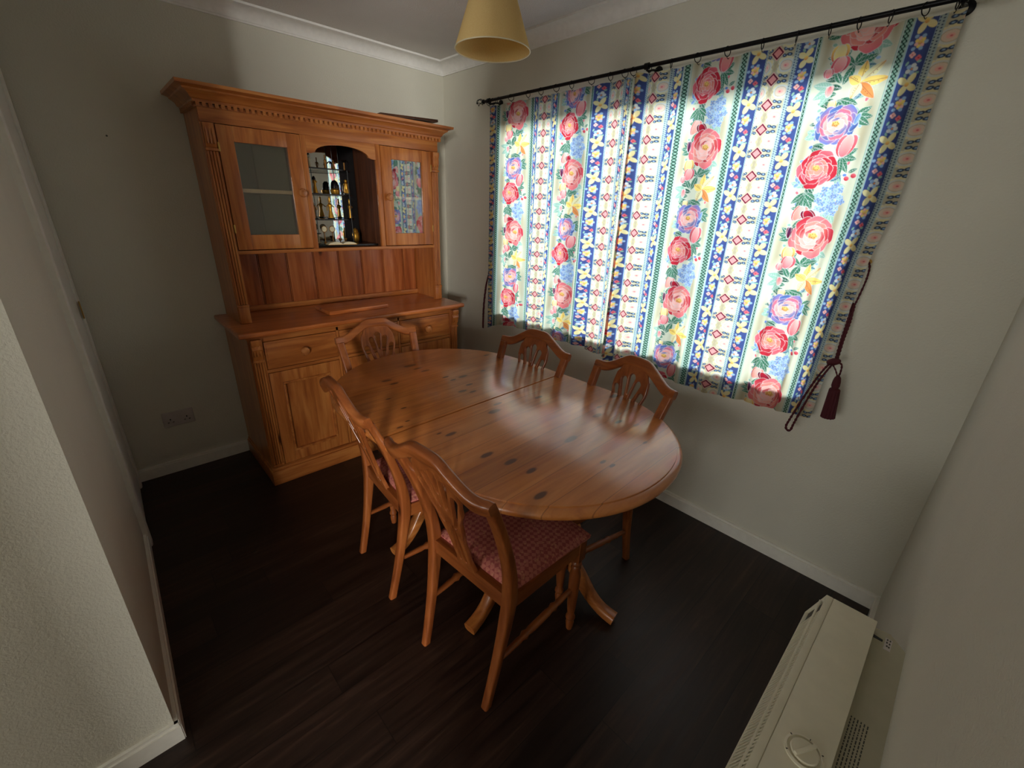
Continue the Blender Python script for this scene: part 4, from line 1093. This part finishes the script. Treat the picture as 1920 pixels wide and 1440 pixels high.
# rod with cage finials and brackets
rod = thing('curtain_rod', 'black iron curtain rod with open cage finials over the window', 'curtain rod', (1.6, RODY, RODZ))
b = B(); sweep(b, [(-1.045, 0, 0), (1.085, 0, 0)], circ(.0078, 16)); mk('rod', b, W['iron'], rod, 60)
for s, xe in ((-1, -1.045), (1, 1.085)):
    b = B()
    lathe(b, [(.012, 0), (.012, .010), (.008, .014)], 14, M4((xe, 0, 0), ry=s * PI / 2))
    for k in range(4):
        a = k * PI / 2 + .4; pts = []
        for i in range(13):
            t = i / 12; r = .021 * math.sin(PI * t); tw = a + 1.5 * t
            pts.append((xe + s * (.012 + .050 * t), r * math.cos(tw), r * math.sin(tw)))
        sweep(b, pts, circ(.0019, 6), ref=(.1, .7, .3))
    lathe(b, [(.001, -.006), (.005, -.003), (.005, .003), (.001, .006)], 10, M4((xe + s * .064, 0, 0), ry=PI / 2))
    mk('finial', b, W['iron'], rod, 60)
for x in (-1.00, 0.056, 1.05):
    b = B(); lathe(b, [(.020, 0), (.020, .004), (.014, .007)], 18, M4((x, -RODY, 0), rx=PI / 2))
    sweep(b, spline([(x, -RODY - .004, 0), (x, .05, -.004), (x, .018, -.014), (x, 0.0, -.013)], 4), circ(.0045, 8))
    lathe(b, [(.0125, -.010), (.0125, .010)], 16, M4((x, 0, 0), ry=PI / 2))
    mk('bracket', b, W['iron'], rod, 60)

# tiebacks
def rope(bm, pts, r, n=6, tw=0.014):
    P = spline(pts, n); L_ = 0
    for q in (0, PI):
        Q = []
        for i, p in enumerate(P):
            if i: L_ += (P[i] - P[i - 1]).length
            a = L_ / tw * PI + q
            t = (P[min(i + 1, len(P) - 1)] - P[max(i - 1, 0)]).normalized(); u = Vector((0, 1, 0)).cross(t); u = u.normalized() if u.length > .01 else Vector((1, 0, 0)); v = t.cross(u)
            Q.append(p + (u * math.cos(a) + v * math.sin(a)) * r * .5)
        sweep(bm, Q, circ(r * .72, 7), ref=(.1, 1, .05)); L_ = 0
tk = thing('tasselled_tieback', 'burgundy rope tieback with tassel hanging from a hook beside the curtain', 'tieback', (2.620, -0.03, 1.366))
def tpart(nm, bm, m=W['burg']):
    bmesh.ops.translate(bm, vec=(-2.620, 0.03, -1.366), verts=bm.verts); return mk(nm, bm, m, tk, 60)
b = B()
rope(b, [(2.614, -.035, 1.215), (2.612, -.034, 1.30), (2.619, -.034, 1.362), (2.630, -.034, 1.350), (2.632, -.034, 1.30), (2.624, -.036, 1.215)], .0034)
rope(b, [(2.616, -.036, 1.220), (2.621, -.050, 1.165), (2.624, -.075, 1.090), (2.632, -.112, 1.022)], .0046)
rope(b, [(2.622, -.036, 1.220), (2.628, -.050, 1.165), (2.630, -.075, 1.090), (2.636, -.110, 1.022)], .0044)
rope(b, [(2.622, -.118, 1.010), (2.598, -.120, .950), (2.572, -.120, .850), (2.548, -.120, .740), (2.543, -.120, .708), (2.551, -.121, .695), (2.562, -.121, .700), (2.567, -.121, .735), (2.585, -.121, .840), (2.604, -.121, .930), (2.630, -.119, 1.010)], .0042)
rope(b, [(2.640, -.118, 1.014), (2.655, -.115, 1.006), (2.658, -.110, .975), (2.655, -.108, .958)], .003)
rope(b, [(2.624, -.118, 1.006), (2.640, -.114, .985), (2.652, -.108, .960)], .0026)
tpart('cord', b)
b = B(); lathe(b, [(.004, -.022), (.011, -.015), (.014, 0), (.011, .015), (.004, .022)], 14, M4((2.629, -.118, 1.012), ry=1.15)); tpart('knot', b)
b = B(); lathe(b, [(.004, .0), (.010, -.008), (.013, -.022), (.014, -.040), (.011, -.050), (.016, -.054)], 16, M4((2.655, -.106, .962), ry=-0.03)); tpart('tassel_head', b)
b = B()
prof = [(.013, -.052)] + [(.017 + .006 * k / 10, -.056 - .0115 * k) for k in range(11)]
t_ = bmesh.new(); lathe(t_, prof, 48, M4((2.655, -.106, .962), ry=-0.05))
for i, v in enumerate(t_.verts):
    a = math.atan2(v.co.y + .106, v.co.x - 2.657); k = 1 + .07 * math.sin(a * 16)
    v.co.x = 2.657 + (v.co.x - 2.657) * k; v.co.y = -.106 + (v.co.y + .106) * k
me_ = bpy.data.meshes.new('t'); t_.to_mesh(me_); t_.free(); b.from_mesh(me_); tpart('tassel_skirt', b)
b = B(); sweep(b, spline([(2.619, -.0005, 1.366), (2.619, -.025, 1.362), (2.619, -.042, 1.360), (2.619, -.046, 1.372)], 4), circ(.0025, 8)); lathe(b, [(.009, 0), (.009, .003)], 14, M4((2.619, 0, 1.366), rx=PI / 2))
tpart('hook', b, W['brass'])
b = B()
rope(b, [(.540, -.03, 1.06), (.526, -.035, .99), (.512, -.04, .88), (.502, -.04, .76), (.500, -.04, .69), (.497, -.04, .675), (.492, -.04, .69), (.493, -.04, .76), (.503, -.04, .88), (.517, -.035, .99), (.536, -.03, 1.06)], .0040)
rope(b, [(.538, -.03, 1.06), (.550, -.025, 1.20), (.556, -.02, 1.34), (.560, -.012, 1.366)], .004)
tk2 = mk('rope_tieback', b, W['burg'], None, 60); props(tk2, 'burgundy rope tieback half hidden behind the curtain on the dresser side', 'tieback')

# ================================================================ PENDANT LAMP
lp = thing('pendant_lamp', 'cream conical fabric pendant lampshade hanging unlit from the ceiling', 'lamp', (1.660, -0.980, CZ))
zo = 1.955 - CZ
b = B()
pf = [(.1175, zo), (.048, zo + .195)]
lathe(b, [(.1175, zo), (.0944, zo + .065), (.0711, zo + .130), (.048, zo + .195), (.0468, zo + .195), (.0699, zo + .130), (.0932, zo + .065), (.1163, zo), (.1175, zo)], 64, None, cap=False)
mk('lamp_shade', b, W['shade'], lp, 60)
b = B()
for r, z in ((.1169, zo), (.0474, zo + .195)): sweep(b, [(r * math.cos(a), r * math.sin(a), z) for a in [2 * PI * i / 64 for i in range(64)]], circ(.0019, 6), closed=True)
mk('shade_rim', b, W['ivory'], lp, 60)
b = B()
for k in range(3):
    a = k * 2 * PI / 3; sweep(b, [(.016 * math.cos(a), .016 * math.sin(a), zo + .150), (.0475 * math.cos(a), .0475 * math.sin(a), zo + .19)], circ(.0014, 6))
sweep(b, [(.018 * math.cos(a), .018 * math.sin(a), zo + .150) for a in [2 * PI * i / 20 for i in range(20)]], circ(.002, 6), closed=True)
mk('shade_carrier', b, W['white'], lp, 60)
b = B(); lathe(b, [(.014, zo + .125), (.019, zo + .13), (.019, zo + .16), (.013, zo + .185), (.005, zo + .20)], 20); mk('lamp_holder', b, W['white'], lp)
b = B(); lathe(b, [(.003, zo + .19), (.003, -.02)], 8); mk('cord', b, W['white'], lp)
b = B(); lathe(b, [(.012, -.032), (.036, -.022), (.040, 0)], 24); mk('ceiling_rose', b, W['white'], lp)

# ================================================================ HEATER
ht = thing('wall_heater', 'cream slimline electric heater mounted on the wall beside the window wall', 'heater', (2.945, -1.126, 0.10))
HY0, HY1, HT = -1.90, -1.126, 0.800
def hpart(nm, bm, m, parent=None, sm_=30):
    bmesh.ops.translate(bm, vec=(-2.945, 1.126, -0.10), verts=bm.verts); return mk(nm, bm, m, parent or ht, sm_)
# casing: top plate, rear drop, vertical front; the sloping front shoulder is the outlet grille
b = B(); prism(b, [(2.900, HT), (2.968, HT), (2.968, .12), (2.8672, .12), (2.8672, .730), (2.8685, .735), (2.875, .735), (2.892, .785), (2.894, HT)], 'y', HY0 + .002, HY1 - .002)
hpart('casing', b, W['heater'])
b = B(); box(b, 2.8995, 2.9690, HY0, HY1, HT, HT + .002, .0008); hpart('top_cover', b, W['heater'])
b = B(); box(b, 2.8870, 2.8985, HY0, HY1, HT - .004, HT + .002, .001); hpart('front_lip', b, W['heater'])
for y0 in (HY0, HY1 - .004):
    b = B(); prism(b, [(2.887, HT + .001), (2.969, HT + .001), (2.969, .118), (2.8655, .118), (2.8655, .736)], 'y', y0, y0 + .004); hpart('end_cap', b, W['heater'])
b = B(); 
d0 = Vector((2.887, 0, HT - .005)); d1 = Vector((2.8668, 0, .738))
N = 96
prism(b, [(d0.x + .004, d0.z), (d0.x + .006, d0.z), (d1.x + .006, d1.z), (d1.x + .004, d1.z)], 'y', HY0 + .006, HY1 - .006)
hpart('outlet', b, W['grille'])
b = B()
for i in range(N):
    y = HY0 + .010 + (HY1 - HY0 - .022) * i / N
    if y > HY1 - .045: continue
    prism(b, [(d0.x - .0005, d0.z), (d0.x + .004, d0.z), (d1.x + .004, d1.z), (d1.x - .0005, d1.z)], 'y', y, y + .0032)
box(b, 2.8655, 2.872, HY0 + .004, HY1 - .004, .732, .740, .001)
sweep(b, [(2.8815, HY0 + .004, HT - .016), (2.8815, HY1 - .004, HT - .016)], rrect(.004, .003))
hpart('outlet_slats', b, W['heater'])
# rear chassis against the wall, a little lower than the cover
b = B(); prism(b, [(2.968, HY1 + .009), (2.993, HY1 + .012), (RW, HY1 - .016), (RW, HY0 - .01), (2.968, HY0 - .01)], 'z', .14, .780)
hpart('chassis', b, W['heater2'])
b = B(); prism(b, [(2.971, HY1 - .012), (2.985, HY1 - .014), (2.985, HY1 - .020), (2.971, HY1 - .020)], 'z', .7800, .7806); hpart('slot', b, W['black'])
b = B(); box(b, 2.988, 2.998, HY1 - .036, HY1 - .004, .780, .7806); lab_ = hpart('warning_label', b, W['plastic'])
b = B()
for i, (u, v) in enumerate(((2.990, -.010), (2.994, -.010), (2.990, -.018), (2.994, -.019), (2.991, -.027), (2.994, -.028))):
    box(b, u, u + .0022, HY1 + v, HY1 + v + .004, .7806, .7809)
hpart('label_print', b, W['grille'], lab_)
b = B(); rr_ = random.Random(3)
for row in range(6):
    y = -1.345; u = 2.974 + row * .0042
    while y > -1.62:
        L_ = rr_.uniform(.002, .007)
        box(b, u, u + .0016, y - L_, y, .780, .7803); y -= L_ + .0022
    
hpart('instruction_print', b, W['grille'])
# thermostat dial
b = B(); DX, DYY = 2.9375, -1.478
lathe(b, [(.0245, HT + .002), (.0245, HT + .0045), (.0215, HT + .0055), (.0205, HT + .003), (.0190, HT + .003)], 48, M4((DX, DYY, 0)))
dl = hpart('dial_surround', b, W['heater'])
b = B(); lathe(b, [(.0175, HT + .003), (.0175, HT + .0065), (.0165, HT + .0075)], 40, M4((DX, DYY, 0)))
box(b, -.0175, .0175, -.0025, .0025, HT + .007, HT + .0125, .0008, 2, M4((DX, DYY, 0), rz=1.05))
hpart('dial_knob', b, W['heater'], dl)
b = B()
for a in (0.6, 1.5, 2.6, 3.8, 5.2): box(b, -.0012, .0012, -.0006, .0006, HT + .0048, HT + .0058, 0, 2, M4((DX + .0232 * math.cos(a), DYY + .0232 * math.sin(a), 0), rz=a))
hpart('dial_mark', b, W['grille'], dl)

# ================================================================ SOCKET AND SMALL THINGS
so = thing('wall_socket', 'white double wall socket with two switches low on the dresser wall', 'socket', (0, -1.889, 0.327))
b = B(); box(b, 0, .010, -.073, .073, -.043, .043, .004, 3); mk('faceplate', b, W['plastic'], so)
b = B()
for s in (-1, 1):
    for (y, z, wy, wz) in ((0, .004, .0022, .0042), (-.011, -.013, .0036, .0019), (.011, -.013, .0036, .0019)):
        box(b, .0099, .0104, s * .038 + y - wy, s * .038 + y + wy, z - wz - .004, z + wz - .004)
mk('socket_holes', b, W['black'], so)
for s in (-1, 1):
    b = B(); box(b, .009, .0135, s * .012 - .0055, s * .012 + .0055, .012, .032, .002); mk('switch', b, W['plastic'], so)
b = B(); lathe(b, [(.0018, 0), (.0018, .010), (.004, .0105), (.004, .012)], 10, M4((0, -1.861, 1.744), ry=PI / 2))
props(mk('wall_nail', b, W['grille']), 'small bare nail left in the upper part of the dresser wall', 'nail')
